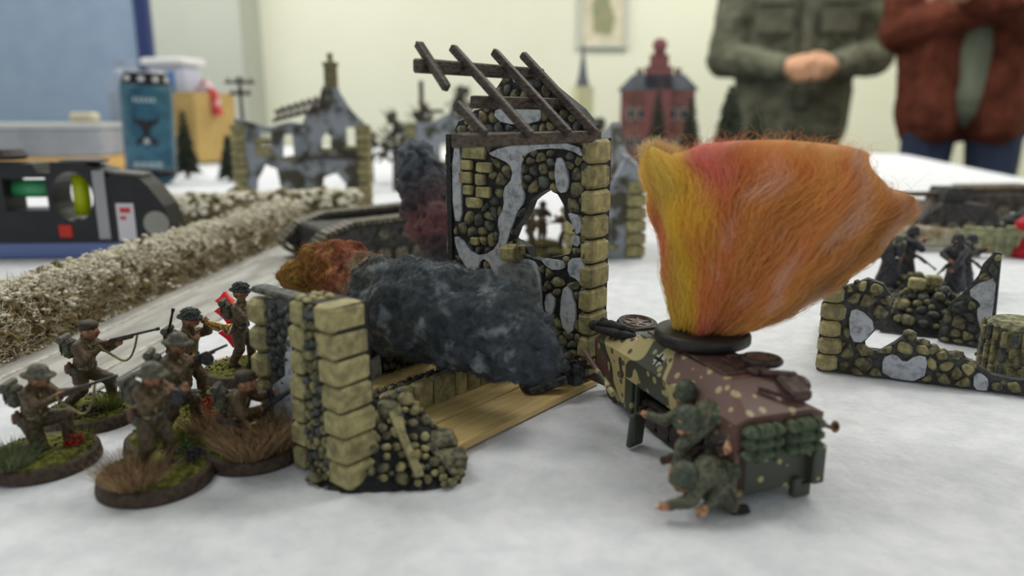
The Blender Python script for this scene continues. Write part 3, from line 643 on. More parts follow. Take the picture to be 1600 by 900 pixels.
# translucent markers
for i, (u, v, s, c) in enumerate(((358, 486, 4.6, (240, 40, 34)), (366, 520, 5.0, (232, 30, 60)), (371, 528, 3.6, (255, 84, 30)), (352, 470, 3.2, (244, 52, 40)))):
    m = M('red_acrylic_%d' % i, c, .25, spec=.6, translucent=.35); p = A(u, v, 247 + i * 2)
    poly = [(s * math.cos(a) * (1, .6)[k % 2], s * math.sin(a) * (1, .6)[k % 2]) for k, a in enumerate([6.283 * j / 8 for j in range(8)])]
    o = MB().prism(poly, -1.2, 1.2, (p, Vector((1, 0, 0)), Vector((0, .2, 1)).normalized(), Vector((0, -1, .2)).normalized())).build('flame_marker', m)
    tag(o, ['upper red acrylic marker beside the netted soldier', 'large crimson acrylic marker at the netted soldier\'s feet', 'small orange acrylic marker lowest of the cluster', 'topmost small red acrylic marker by the netted helmet'][i], 'marker', 'red acrylic markers')
MB().lathe((0, 0, 0), [(9, 0), (7.5, 1.6), (4, 2.2), (0, 2.4)], 20, sx=1.3).build('marker_mound', M('pale_mound', (214, 206, 186), .9, (190, 178, 150), .5, .6)).location = G(375, 572) * MM
tag(bpy.data.objects['marker_mound'], 'pale sandy mound under the red markers', 'base')
# ---------------------------------------------------------------- hedge and road
NT = np.random.default_rng(21)
h0, h1 = G(-120, 600), G(455, 362); hd = (h1 - h0); hL = hd.length; hu = hd.normalized(); hn = Vector((-hu.y, hu.x, 0))
road = thing('road_strip', 'pale grey snowy road strip running along the hedge', 'road', (h0.x, h0.y, 0), math.atan2(hu.y, hu.x))
MB().box((hL * .5 + 40, -36, .35), (hL + 90, 44, .7), bev=.3).build('road_surface', M('road_grey', (186, 184, 180), .9, (150, 147, 142), .12, .4, aniso=(.2, 1, 1), bscale=1.5), road)
for y in (-22, -50): MB().box((hL * .5 + 40, y, .8), (hL + 90, 1.8, 1.0), bev=.4).build('road_edge', M('road_edge', (206, 203, 196), .9, (170, 166, 158), .3), road)
hedge = thing('snowy_hedge', 'long dry brown hedge dusted with clumps of white snow', 'hedge', (h0.x, h0.y, 0), math.atan2(hu.y, hu.x))
hp_ = []
rr = random.Random(5)
for i in range(int(hL / 5)):
    x = i * 5; hh = 17 + 3 * mnoise.noise(Vector((x * .05, 0, 0)))
    hp_.append(((x, 2, hh * .32), (x + 4, 2, hh * .32), 12.5, 12.5, (128, 112, 76))); hp_.append(((x, 7 + rr.uniform(-3, 3), hh * .62), (x + 3, 6, hh * .6), 9.5, 9, (124, 106, 72)))
fused('hedge_core', hp_, M('hedge_core', (255, 255, 255), .95, (90, 84, 76), .5, .6, attr=True, bscale=1.0), hedge, 1.4, amp=6, nscale=.16, kind='stuff', zmin=.1)
k = 42000; x = NT.uniform(-6, hL + 4, k); a = NT.uniform(-.15, np.pi * .95, k); rr_ = NT.uniform(.72, 1.08, k)
P0 = np.stack([x, 3 - np.cos(a) * 13.5 * rr_, .5 + np.sin(a) * 19.5 * rr_], 1)
d = np.stack([NT.normal(0, .8, k), -np.cos(a) + NT.normal(0, .7, k), np.sin(a) * .8 + NT.normal(0, .5, k)], 1); d /= np.linalg.norm(d, axis=1)[:, None]
L = NT.uniform(1.5, 5.5, k); P = np.zeros((k, 6, 3)); P[:, 0] = P0
for i in range(1, 6):
    P[:, i] = P[:, i - 1] + d * (L / 5)[:, None]; d = d + NT.normal(0, .35, (k, 3)); d /= np.linalg.norm(d, axis=1)[:, None]
P[:, :, 2] = np.maximum(P[:, :, 2], .3)
cols = np.array([lin(c) for c in ((178, 158, 116), (140, 120, 84), (206, 192, 156), (232, 226, 206), (116, 98, 70), (240, 236, 222), (236, 230, 214))])[np.where(np.sin(a) + NT.normal(0, .35, k) > .55, NT.integers(2, 7, k), NT.integers(0, 5, k))]
hair('twigs', P, .13, BLADE, hedge, cols)
sn_ = MB()
for _ in range(3600):
    x = rr.uniform(-5, hL)
    if mnoise.noise(Vector((x * .12, _ * .0004, 3))) < -.28: continue
    a = math.acos(max(-1, min(1, rr.gauss(.15, .5)))) if rr.random() < .9 else 2.2; r = rr.uniform(.96, 1.12)
    s = rr.choice((.4, .5, .7, .8, 1.0, 1.5)) * (1 + x / hL * .4)
    for q_ in range(3):
        m2 = rock((x + rr.gauss(0, s), 3 - math.cos(a) * 13.5 * r + rr.gauss(0, s), .5 + math.sin(a) * 20.5 * r + rr.gauss(0, s * .6)), s * rr.uniform(.5, 1), rr, .55, 5, 3); sn_.add(m2.v, m2.f)
sn_.build('snow_clumps', M('snow_clump', (242, 238, 224), .95, (216, 208, 184), 1.2, .5, spec=.1), hedge, smooth=True, kind='stuff')
# second stretch of hedge further back
h2 = thing('far_hedge', 'short snow-covered hedge end beyond the black spirit level', 'hedge', G(330, 355), .35)
hp2 = [((x, 0, 9), (x + 5, 0, 9), 15, 15, (150, 136, 100)) for x in range(-20, 105, 8)]
fused('hedge_core', hp2, M('hedge_core', (255, 255, 255)), h2, 2.5, amp=7, nscale=.1, kind='stuff', zmin=.1)
sn_ = MB()
for _ in range(420):
    x = rr.uniform(-28, 112); a = rr.uniform(.2, 2.6); m2 = rock((x, -math.cos(a) * 15, 9 + math.sin(a) * 15.5), rr.uniform(1.4, 3.2), rr, .7, 6, 4); sn_.add(m2.v, m2.f)
sn_.build('snow_clumps', M('snow_clump', (0, 0, 0)), h2, smooth=True, kind='stuff')

# ---------------------------------------------------------------- armoured half-track with its riders
def camo(name, stops, dots_on=True):
    """three colour paint: bands along the hull (metres of length in mm), wavy edged, with small dabs of the other colour"""
    m = bpy.data.materials.new(name); m.use_nodes = True; nt = m.node_tree; n = nt.nodes; L = nt.links; b = n['Principled BSDF']; b.inputs['Roughness'].default_value = .5
    tc = n.new('ShaderNodeTexCoord'); mp = n.new('ShaderNodeMapping'); mp.inputs['Scale'].default_value = (1000,) * 3; L.new(tc.outputs['Object'], mp.inputs[0])
    nz = n.new('ShaderNodeTexNoise'); nz.inputs['Scale'].default_value = .1; nz.inputs['Detail'].default_value = 1; L.new(mp.outputs[0], nz.inputs['Vector'])
    sx = n.new('ShaderNodeSeparateXYZ'); L.new(mp.outputs[0], sx.inputs[0])
    def math_(op, a, bb):
        q = n.new('ShaderNodeMath'); q.operation = op
        for k_, v_ in enumerate((a, bb)):
            if isinstance(v_, (int, float)): q.inputs[k_].default_value = v_
            else: L.new(v_, q.inputs[k_])
        return q.outputs[0]
    y = math_('ADD', sx.outputs[1], math_('MULTIPLY', math_('SUBTRACT', nz.outputs[0], .5), 42)); y = math_('ADD', y, math_('MULTIPLY', sx.outputs[2], -.55)); y = math_('DIVIDE', math_('ADD', y, 20), 110)
    GR, TAN, MAR = (64, 68, 56), (184, 170, 118), (104, 76, 70)
    def ramp(cols):
        rp = n.new('ShaderNodeValToRGB'); rp.color_ramp.interpolation = 'CONSTANT'; e = rp.color_ramp.elements
        for k_, (p_, c_) in enumerate(cols):
            el = e[k_] if k_ < 2 else e.new(min(1, (p_ + 20) / 110)); el.position = min(1, (p_ + 20) / 110); el.color = lin(c_) + (1,)
        L.new(y, rp.inputs[0]); return rp.outputs[0]
    base = ramp([(p_, {'g': GR, 't': TAN, 'm': MAR}[c_]) for p_, c_ in stops]); dot = ramp([(p_, {'g': (170, 158, 108), 't': (92, 70, 58), 'm': (176, 158, 118)}[c_]) for p_, c_ in stops])
    vo = n.new('ShaderNodeTexVoronoi'); vo.inputs['Scale'].default_value = .27; L.new(mp.outputs[0], vo.inputs['Vector'])
    lt = n.new('ShaderNodeMath'); lt.operation = 'LESS_THAN'; lt.inputs[1].default_value = .25; L.new(vo.outputs['Distance'], lt.inputs[0])
    mx = n.new('ShaderNodeMix'); mx.data_type = 'RGBA'; L.new(lt.outputs[0], mx.inputs[0]); L.new(base, mx.inputs[6]); L.new(dot, mx.inputs[7]); L.new(mx.outputs[2], b.inputs['Base Color'])
    bz = n.new('ShaderNodeTexNoise'); bz.inputs['Scale'].default_value = 1.2; L.new(mp.outputs[0], bz.inputs['Vector']); bp = n.new('ShaderNodeBump'); bp.inputs['Strength'].default_value = .25; bp.inputs['Distance'].default_value = .0002; L.new(bz.outputs[0], bp.inputs['Height']); L.new(bp.outputs[0], b.inputs['Normal'])
    return m
CAMO, CAMO2 = camo('camouflage_paint', [(-20, 't'), (-15, 'm'), (15, 't'), (21, 'g'), (39, 't'), (51, 'g'), (60, 'm')]), camo('camouflage_dark', [(-20, 'g'), (80, 'g')])
MAROON = M('maroon_deck', (96, 72, 66), .5, (58, 44, 42), .5, .3); TYRE = M('tyre', (70, 60, 56), .6, (40, 36, 36), 1.0, .3); DARK = M('dark_recess', (22, 22, 24), .8)
VO = Vector((46.2, 142.5, 0)); VR = math.radians(18.5)
veh = thing('armoured_half_track', 'camouflaged armoured half-track carrying the burning marker with troops on its near side', 'model vehicle', VO, VR)
secs = [(0, [(1.0, 12), (0, 19), (3.5, 20.2), (20, 20.2), (24, 19), (23, 12)]), (9, [(.8, 12), (0, 19), (5, 25), (19, 25), (24, 19), (23.2, 12)]), (50, [(.8, 12), (0, 18.6), (5, 24), (19, 24), (24, 18.6), (23.2, 12)]),
        (56, [(1.5, 3), (.8, 18), (5, 21.5), (19, 21.5), (23, 18), (22.5, 3)]), (74, [(3, 4), (2.5, 16), (6, 18.5), (18, 18.5), (21.5, 16), (21, 4)])]
mb = MB(); v = []
for y, pts in secs[:3]: v += [(x, y, z) for x, z in pts]
mb.add(v, [tuple(range(6)), tuple(range(17, 11, -1))] + [(k * 6 + i, k * 6 + (i + 1) % 6, k * 6 + 6 + (i + 1) % 6, k * 6 + 6 + i) for k in range(2) for i in range(6)])
o = mb.build('upper_hull', CAMO, veh); veh.scale = (.93, 1, 1)
mb = MB(); v = []
for y, pts in ((49.9, secs[3][1]), secs[3], secs[4]): v += [(x, y, z) for x, z in pts]
mb.add(v, [tuple(range(6)), tuple(range(17, 11, -1))] + [(k * 6 + i, k * 6 + (i + 1) % 6, k * 6 + 6 + (i + 1) % 6, k * 6 + 6 + i) for k in range(2) for i in range(6)])
mb.build('engine_compartment', CAMO, veh)
MB().box((12, 28, 8), (11, 44, 10)).build('lower_hull', DARK, veh)
MB().prism([(0, 0), (3, 0), (3, 11), (0, 11)], 0, 9, (Vector((.6, 0, 2.2)), Vector((1, 0, 0)), Z3, Vector((0, 1, 0)))).build('rear_corner_panel', CAMO, veh)
MB().box((12, 4, 7.5), (22, 8, 10), bev=.5).build('rear_stowage_box', CAMO2, veh)
MB().box((1.6, 49, 10), (1.6, 4, 15), bev=.3).box((1.4, 44.5, 11), (1, .8, 14)).build('door_frame', CAMO2, veh)
MB().box((12, 30, 25.1), (12.5, 36, .6), bev=.2).box((12, 5, 22.4), (14, 9, .5), Matrix.Rotation(.48, 3, 'X'), bev=.2).build('roof_deck', MAROON, veh)
# rolled stowage on the rear plate: six green packs
for i in range(2):
    for j in range(3):
        p = MB().box((6.3 + i * 11, -1.6, 12.6 + j * 2.5), (10.4, 3.6, 2.4), bev=.9).build('bedroll', M('green_canvas', (92, 104, 80), .75, (54, 62, 50), .9, .4), veh)
        MB().box((4 + i * 11, -1.8, 12.6 + j * 2.5), (.6, 3.7, 2.5), bev=.3).box((8.6 + i * 11, -1.8, 12.6 + j * 2.5), (.6, 3.7, 2.5), bev=.3).build('strap', M('strap_green', (60, 72, 54), .7), p)
MB().box((22, 1, 8), (3.4, 7, 9), bev=.4).box((17.5, -.2, 2.6), (2.4, 2, 4.6), bev=.4).box((20, -.2, 1.6), (3.5, 1, 3.2), bev=.3).build('mudguard', CAMO2, veh)
MB().tube([(23.5, 2, 15), (25.5, 1.5, 15.3), (27.5, .8, 14.6)], .5, 6).lathe((28.3, .6, 14.8), [(.9, -.35), (1.4, 0), (.9, .35), (.6, 0), (.9, -.35)], 10, Matrix.Rotation(1.3, 3, 'X')).build('tow_hook', M('old_brass', (120, 96, 76), .4, metal=.5), veh)
def wheel(c, r, w, R, name='spare_wheel'):
    t = MB().lathe(c, [(r * .62, -w / 2), (r * .9, -w / 2), (r, -w * .2), (r, w * .2), (r * .9, w / 2), (r * .62, w / 2), (r * .6, w * .3), (r * .3, w * .15), (0, w * .15)], 26, R).build(name, TYRE, veh, smooth=True); smooth_by_angle(t)
    h = MB().lathe(c, [(0, w * .2), (r * .22, w * .2), (r * .26, w * .45), (0, w * .55)], 12, R)
    for k in range(6):
        a = k * math.pi / 3; h.box(Vector(c) + R @ Vector((r * .4 * math.cos(a), r * .4 * math.sin(a), w * .32)), (r * .36, r * .1, w * .3), R @ rotz(a))
    h.lathe(c, [(r * .60, w * .3), (r * .72, w * .56), (r * .66, w * .6), (r * .58, w * .4)], 26, R).build('hub', M('rim_brown', (126, 104, 92), .45, (78, 62, 56), 1), t, smooth=False)
I3 = Matrix.Identity(3)
wheel((13, 66, 21), 6.6, 3.6, Matrix.Rotation(.1, 3, 'X')); wheel((18.5, 15.5, 26.4), 5.0, 1.6, Matrix.Rotation(-.04, 3, 'X'))
MB().box((13.6, 57, 20.3), (13, 8, 1.2), Matrix.Rotation(.28, 3, 'X'), bev=.2).box((19, 54.5, 23), (4, .8, 4), bev=.2).box((9, 52.5, 24.6), (9, 1.0, 1.0), bev=.2).build('front_visor_plate', CAMO2, veh)
g = MB().tube([(3, 73, 21), (4, 66, 22.4), (7, 58, 22)], [1.0, 1.5, 1.3], 8).tube([(1.5, 71, 20), (3, 63, 21), (6, 55.5, 21.4)], [1.0, 1.4, 1.2], 8).ball((2.2, 73.5, 20.4), (2.2, 1.8, 1.7)).ball((4, 71, 22.3), (1.4, 1.4, 1.2)).tube([(6.4, 69, 21), (4.8, 60, 23)], 1.0, 8); g.build('rolled_tarpaulin', M('black_canvas', (44, 46, 46), .6, (20, 21, 23), .8, .4), veh, smooth=True)
# clutter on the rear deck
q = MB().box((19, 5, 23.6), (5.5, 8, 2.4), Matrix.Rotation(.3, 3, 'X'), bev=.7).tube([(13.5, 9.5, 26), (21, 7, 25.4)], .8, 8).tube([(21.5, 3, 21.6), (23, 10, 24)], 1.3, 8).box((14, 11, 25.8), (4.5, 3, 1.4), bev=.4).tube([(10, 5.5, 23.9), (16, 2, 22.4)], .5, 6).ball((22, 6, 23.6), (2, 3, 1.8)).box((16, 20.6, 25.9), (7, 1.2, 1), bev=.2)
for i in range(5): q.box((10.6 + i * .95, 17, 25.7), (.45, 6, .8))
q.build('stowed_tools', MAROON, veh)
# white edged cross on the sloping upper side
cf = Vector((0, 34, 18.8)) ; u1 = Vector((0, -1, 0)); u2 = Vector((5, 0, 5.2)).normalized(); nn = Vector((-5.2, 0, 5)).normalized()
cr = MB(); cc = Vector((2.6, 36, 21.45)) + nn * .1
WHT = M('white_marking', (214, 216, 208), .6); BLK = M('black_marking', (24, 24, 26), .6)
bk = MB()
Mx = Matrix((u1, u2, nn)).transposed()
for a in range(4):
    Ra = Mx @ rotz(a * math.pi / 2)
    cr.box(cc + Ra @ Vector((1.2, .72, 0)), (1.3, .5, .16), Ra).box(cc + Ra @ Vector((1.2, -.72, 0)), (1.3, .5, .16), Ra); bk.box(cc + Ra @ Vector((.95, 0, 0)), (1.9, .9, .12), Ra)
cr.build('cross_outline', WHT, veh); bk.build('cross_marking', BLK, veh)
# running gear
tm = MB()
for sx in (4.4, 19.6):
    path = [(sx, y, z) for y, z in ((9, 5), (12, 7.6), (40, 7.6), (45, 6.5), (46, 4), (42, .9), (14, .9), (10, 2.2))]
    tm.tube(path, 1.0, 6, closed=True)
    for i in range(5): tm.lathe((sx, 14 + i * 6.4, 4), [(0, -1.6), (3, -1.6), (3.2, 0), (3, 1.6), (0, 1.6)], 16, Matrix.Rotation(math.pi / 2, 3, 'Y'))
tm.build('track', TYRE, veh)
for sx in (4.6, 19.4): MB().lathe((sx, 63, 4.6), [(0, -1.6), (4, -1.6), (4.5, -.8), (4.5, .8), (4, 1.6), (0, 1.6)], 20, Matrix.Rotation(math.pi / 2, 3, 'Y')).build('front_wheel', TYRE, veh, smooth=True)
MB().box((-1.2, 75, 9.0), (3, 2.2, 2.2), bev=.4).tube([(3, 72, 8), (0, 75, 7)], .7, 6).tube([(3, 71, 6), (-1.5, 74, 3.6)], .6, 6).tube([(4, 68, 4), (1, 72, 5)], 1.2, 6).build('headlamp', M('dull_brass', (84, 68, 60), .4, metal=.4), veh)
MB().tube([(-1.4, 74, 13), (-2.2, 52, 7)], [.7, 1.0], 8).build('side_rail', CAMO, veh)
MB().box((-5.0, 33.5, 4.8), (5.6, 1.6, 9.2), Matrix.Rotation(.35, 3, 'Z') @ Matrix.Rotation(.12, 3, 'X'), bev=.4).box((-5.1, 32.4, 5.2), (3.6, .6, 6.4), Matrix.Rotation(.35, 3, 'Z')).build('open_door', CAMO2, veh)

GREY, GSKIN, FELD = (100, 102, 82), (214, 160, 122), (80, 82, 68)
def rider(label, T, Pel, Ch, Nk, Hd, ls, le, lh, rs, re, rh, lk, la, rk, ra, face, seed, helmet='steel'):
    base = Vector(T); t = thing('rider_miniature', label, 'miniature', base, 0, 'field-grey troops on the half-track'); t.scale = ((1.02,) if seed == 31 else (1.2,)) * 3
    J = dict(pel=Pel, ch=Ch, nk=Nk, hd=Hd, ls=ls, le=le, lh=lh, rs=rs, re=re, rh=rh, lk=lk, la=la, rk=rk, ra=ra); J = {k: Vector(q) for k, q in J.items()}
    J['face'] = Vector(face); J['lf'] = J['rf'] = Vector((-.6, -.5, 0))
    fused('body', limbs(J, coat=GREY, trous=FELD, skin=GSKIN), PAINT, t, .36, amp=.2, nscale=1.0)
    head_gear(t, J['hd'] + Vector((0, 0, .4)), helmet, 0)
    b = (J['ch'] + J['pel']) / 2; back = -J['face'].normalized(); MB().box(b + back * 3.1 + Vector((0, 0, .4)), (2.6, 4.4, 3.6), Rot(back), bev=.8).build('bread_bag', M('grey_green_bag', (98, 106, 84), .7, (56, 60, 48), 1), t)
    return t
b1 = A(1070, 650, 172); b1.z = 0
rider('grey-green soldier leaning out by the open door with his elbow forward', b1, (3.4, 0, 10), (.5, -1.5, 15), (-1, -2.5, 17.2), (-.6, -2, 19.2), (-1.5, -3.6, 15.6), (-5.2, -3.5, 13.5), (-8, .5, 13.0), (2.5, .5, 15.4), (3.5, -3.5, 12.8), (1, -6, 12), (1, -2, 5), (2, -2, 1.2), (4.5, 2, 5), (5, 2, 1.2), (-.8, -.4, -.3), 31)
b2 = A(1108, 690, 163); b2.z = 0
r2 = rider('grey-green soldier with round helmet reaching a hand down towards the snow', b2, (2.5, 2.5, 10.5), (-.2, 1, 14.4), (-2.6, -.6, 14.6), (-4.4, -1.4, 13.9), (-1.6, -2, 13.2), (-5.6, -3, 10.2), (-6.8, -4, 6.8), (1.6, 2, 15.6), (3.6, -2, 13.6), (2.4, -4.5, 11.5), (1, -1.5, 6), (1.5, -1, 1.2), (4, 1, 5.5), (4.5, 2, 1.2), (-.9, -.5, -.5), 32)
gun(r2, (-9.2, -1, 6.5), (1, -4.5, 11), 'rifle', 'rifle')
MB().box((2.2, -.2, 15), (6.5, 4.5, 4), Matrix.Rotation(.3, 3, 'Z'), bev=1.3).build('camouflage_smock_pack', M('smock_green', (108, 116, 84), .7, (66, 72, 54), .7, .5), r2)
b3 = A(1102, 792, 158); b3.z = 0
rider('grey-green soldier crouching lowest beside the rear of the half-track', b3, (2.8, .5, 4.0), (.2, -.5, 7.0), (-2.2, -1.2, 7.2), (-4.4, -1.8, 6.3), (-1.4, -2.8, 6.6), (-4.0, -4.6, 3.6), (-7.2, -4.2, 2.6), (0, 2, 7.6), (2.2, -2.5, 5.4), (-1.0, -4.5, 2.6), (-1.5, 1, 3.2), (1.5, 2.5, 1.2), (1.5, -3, 3.4), (4.2, -2.4, 1.2), (-.9, -.4, -.35), 33)

# ---------------------------------------------------------------- burning marker: wool flames on a black disc
FO = Vector((48.3, 180.5, 25.8))
disc = thing('fire_marker', 'orange and yellow wool flames rising from a round black disc on the half-track', 'marker', FO, 0)
MB().lathe((0, 0, 0), [(11.6, 0), (12.0, .3), (12.0, 1.9), (11.5, 2.8), (11.0, 2.9), (0, 2.9)], 48).build('disc', M('black_plastic', (52, 48, 46), .45, (40, 37, 36), .4, .1), disc, smooth=True)
FD = 187.0; fo = A(1096, 523, FD)
def fpx(u, v): return np.array([(u - 1096) * FD / F_PX, 0, -(v - 523) * FD / F_PX + 2.6])
topc = [(998, 240), (1008, 232), (1030, 240), (1060, 236), (1090, 224), (1130, 218), (1190, 216), (1250, 220), (1300, 226), (1335, 236), (1348, 262), (1368, 290), (1394, 304), (1390, 330)]
def lerp_path(pts, a):
    a = np.clip(a, 0, 1) * (len(pts) - 1); i = np.minimum(a.astype(int), len(pts) - 2); f = (a - i)[:, None]; p = np.array(pts, float); return p[i] * (1 - f) + p[i + 1] * f
def flow(a, s, w):
    """a: across 0..1, s: 0 root .. 1 tip, w: -1..1 depth"""
    B = np.stack([1052 + 92 * a, 523 + 0 * a], 1); E = lerp_path(topc, a); C1 = lerp_path([(1046, 440), (1070, 440), (1110, 440), (1170, 470), (1240, 505)], a); C2 = lerp_path([(1012, 335), (1050, 340), (1130, 340), (1230, 380), (1330, 440)], a)
    s_ = s[:, None]; q = B * (1 - s_) ** 3 + 3 * C1 * s_ * (1 - s_) ** 2 + 3 * C2 * s_ ** 2 * (1 - s_) + E * s_ ** 3
    X = (q[:, 0] - 1096) * FD / F_PX; Z = -(q[:, 1] - 523) * FD / F_PX + 2.6
    edge = np.sqrt(np.clip(1 - (2 * a - 1) ** 2, 0.02, 1)); th = (5.5 + 9.0 * np.sin(np.clip(s, 0, 1) * np.pi * .8) ** .8) * np.sqrt(np.clip(1.03 - s ** 7, 0.01, 1))
    Y = w * th * edge + 1.2 * np.sin(a * 14 + s * 3)
    Z = Z - 7.5 * np.abs(w) ** 2.2 * s ** 4 * edge; am = s * (1 - .3 * s)
    X = X + am * (1.7 * np.sin(.23 * Z + .31 * Y + 1.1) + .9 * np.sin(.5 * Z - .4 * Y + .2 * X)); Y = Y + am * (1.8 * np.sin(.21 * X + .17 * Z) + 1.0 * np.sin(.47 * X - .33 * Z))
    return np.stack([X, Y, Z], 1)
def fcol(a, s, w, rs):
    Yl, Or, Rd, Br, Pk, Go = (np.array(lin(c)) * 1.12 for c in ((255, 206, 44), (246, 140, 48), (236, 92, 58), (196, 118, 52), (240, 96, 92), (240, 168, 66)))
    key = [(0, (246, 170, 60)), (.07, (255, 214, 60)), (.19, (255, 202, 30)), (.27, (250, 170, 44)), (.32, (240, 118, 56)), (.42, (244, 134, 52)), (.52, (242, 152, 60)), (.62, (238, 132, 62)), (.75, (234, 146, 58)), (.87, (216, 128, 54)), (.95, (176, 106, 50)), (1, (206, 140, 70))]
    ks = np.array([k_[0] for k_ in key]); kc = np.array([lin(k_[1]) for k_ in key]); aa = np.clip(a + .05 * np.sin(s * 7 + a * 20) + rs.normal(0, .025, a.shape), 0, 1)
    c = np.stack([np.interp(aa, ks, kc[:, i]) for i in range(3)], -1)
    pk = np.exp(-((a - .30) / .09) ** 2) * np.clip((s - .72) / .2, 0, 1) + np.exp(-((a - .02) / .05) ** 2) * np.exp(-((s - .5) / .25) ** 2) * .8 + np.exp(-((a - .42) / .15) ** 2) * np.exp(-((s - .05) / .1) ** 2) * .9
    pk = np.clip(pk, 0, 1)[..., None]; c = c * (1 - pk) + np.array(lin((232, 84, 84))) * pk
    yt = np.exp(-((a - .05) / .07) ** 2) * np.clip((s - .6) / .3, 0, 1); yt = np.clip(yt, 0, 1)[..., None]; c = c * (1 - yt) + np.array(lin((255, 218, 84))) * yt
    n = .5 + .25 * np.sin(a * 23 + s * 6 + 2.2 * np.sin(s * 9 + a * 5)) + .25 * np.sin(a * 9 - s * 13 + 1.7 * np.sin(a * 31))
    go = (np.clip((.35 - n) * 3, 0, 1) * (a > .35) * .55)[..., None]; c = c * (1 - go) + np.array(lin((224, 142, 48))) * go
    bw = (np.exp(-((a - .92) / .07) ** 2) * np.exp(-((s - .45) / .35) ** 2) * .7)[..., None]; c = c * (1 - bw) + np.array(lin((132, 74, 40))) * bw
    pale = (np.clip((n - .6) * 2.5, 0, 1) * .42 * (s > .25) * (a > .3))[..., None]; c = c * (1 - pale) + np.array(lin((250, 214, 196))) * pale
    c = c * .84 + np.array(lin((250, 200, 120))) * .08
    return np.clip(c, 0, 1) ** .66 * 1.0
WOOL = M('dyed_wool', (255, 255, 255), .6, attr=True, spec=.2, translucent=.35)
FR = np.random.default_rng(4); nA, nS = 46, 30; mb = MB(); V = []; Cc = []
aa = np.linspace(0, 1, nA)
for sgn in (-1, 1):
    for s in np.linspace(0, 1.0, nS):
        p = flow(.03 + .94 * aa, np.full(nA, s), np.full(nA, sgn * .58)); cc = fcol(.03 + .94 * aa, np.full(nA, s), np.full(nA, sgn * .58), FR)
        for i in range(nA):
            q = Vector(p[i]); q.y += .9 * mnoise.noise(q * .25) * 2; V.append(tuple(q)); Cc.append(cc[i])
Fs = []
for g_ in range(2):
    o_ = g_ * nA * nS
    Fs += [(o_ + j * nA + i, o_ + j * nA + i + 1, o_ + (j + 1) * nA + i + 1, o_ + (j + 1) * nA + i) for j in range(nS - 1) for i in range(nA - 1)]
n_ = nA * nS
Fs += [(j * nA, (j + 1) * nA, n_ + (j + 1) * nA, n_ + j * nA) for j in range(nS - 1)] + [(j * nA + nA - 1, (j + 1) * nA + nA - 1, n_ + (j + 1) * nA + nA - 1, n_ + j * nA + nA - 1) for j in range(nS - 1)] + [((nS - 1) * nA + i, (nS - 1) * nA + i + 1, n_ + (nS - 1) * nA + i + 1, n_ + (nS - 1) * nA + i) for i in range(nA - 1)]
mb.add(V, Fs); core = mb.build('wool_core', WOOL, disc, smooth=True)
at = core.data.color_attributes.new('Col', 'FLOAT_COLOR', 'POINT'); at.data.foreach_set('color', [x for c in Cc for x in (*c, 1)])
def strands(k, npt, s0r, s1r, wr, jit, rad, name, fly=0.0):
    a = FR.uniform(0, 1, k); w = FR.uniform(-1, 1, k); w = np.sign(w) * np.abs(w) ** .35 * wr; s0 = FR.uniform(*s0r, k); s1 = np.clip(s0 + FR.uniform(*s1r, k), 0, .985)
    da = FR.normal(0, .05, k); P = np.zeros((k, npt, 3)); Cl = np.zeros((k, npt, 3)); j = FR.normal(0, jit, (k, 3)); drift = np.zeros((k, 3))
    for i in range(npt):
        f = i / (npt - 1); s = s0 + (s1 - s0) * f; ai = np.clip(a + da * f, 0, 1); drift = drift + FR.normal(0, .09 + fly * f, (k, 3))
        P[:, i] = flow(ai, s, w) + j + drift; Cl[:, i] = fcol(ai, s, w, FR)
    P[:, :, 2] = np.maximum(P[:, :, 2], 2.95)
    return hair(name, P, rad, WOOL, disc, Cl * FR.uniform(.85, 1.12, (k, 1, 1)))
strands(36000, 12, (0, .8), (.15, .45), 1.0, .5, .05, 'wool_fibres', .05)
strands(1500, 14, (.35, .92), (.08, .22), 1.15, .8, .03, 'loose_fibres', .35)
# a few long stray curls at the top and tips
k = 230; a = FR.uniform(0, 1, k); P = np.zeros((k, 16, 3)); P[:, 0] = flow(a, np.full(k, .97), FR.uniform(-1, 1, k)); d = np.stack([FR.normal(0, .9, k) + (a - .4), FR.normal(0, .7, k), FR.uniform(.2, 1.2, k)], 1)
ax = FR.normal(0, 1, (k, 3)) * .35
for i in range(1, 16):
    d = d / np.linalg.norm(d, axis=1)[:, None]; P[:, i] = P[:, i - 1] + d * .62; d = d + np.cross(ax, d) + FR.normal(0, .12, (k, 3))
hair('stray_fibres', P, .03, WOOL, disc, np.tile(np.array(lin((200, 136, 100))), (k, 1)))
# pale fuzz behind the yellow tip
k = 1500; a = FR.uniform(0, .2, k); P = np.zeros((k, 8, 3)); P[:, 0] = flow(a, np.full(k, .95), FR.uniform(.2, 1, k)) + np.array([0, 2, 1.0]); d = FR.normal(0, .8, (k, 3)) + np.array([.15, .2, .5])
for i in range(1, 8):
    d = d / np.linalg.norm(d, axis=1)[:, None]; P[:, i] = P[:, i - 1] + d * .55; d = d + FR.normal(0, .35, (k, 3))
hair('pale_fibres', P, .035, WOOL, disc, np.tile(np.array(lin((226, 206, 160))), (k, 1)))

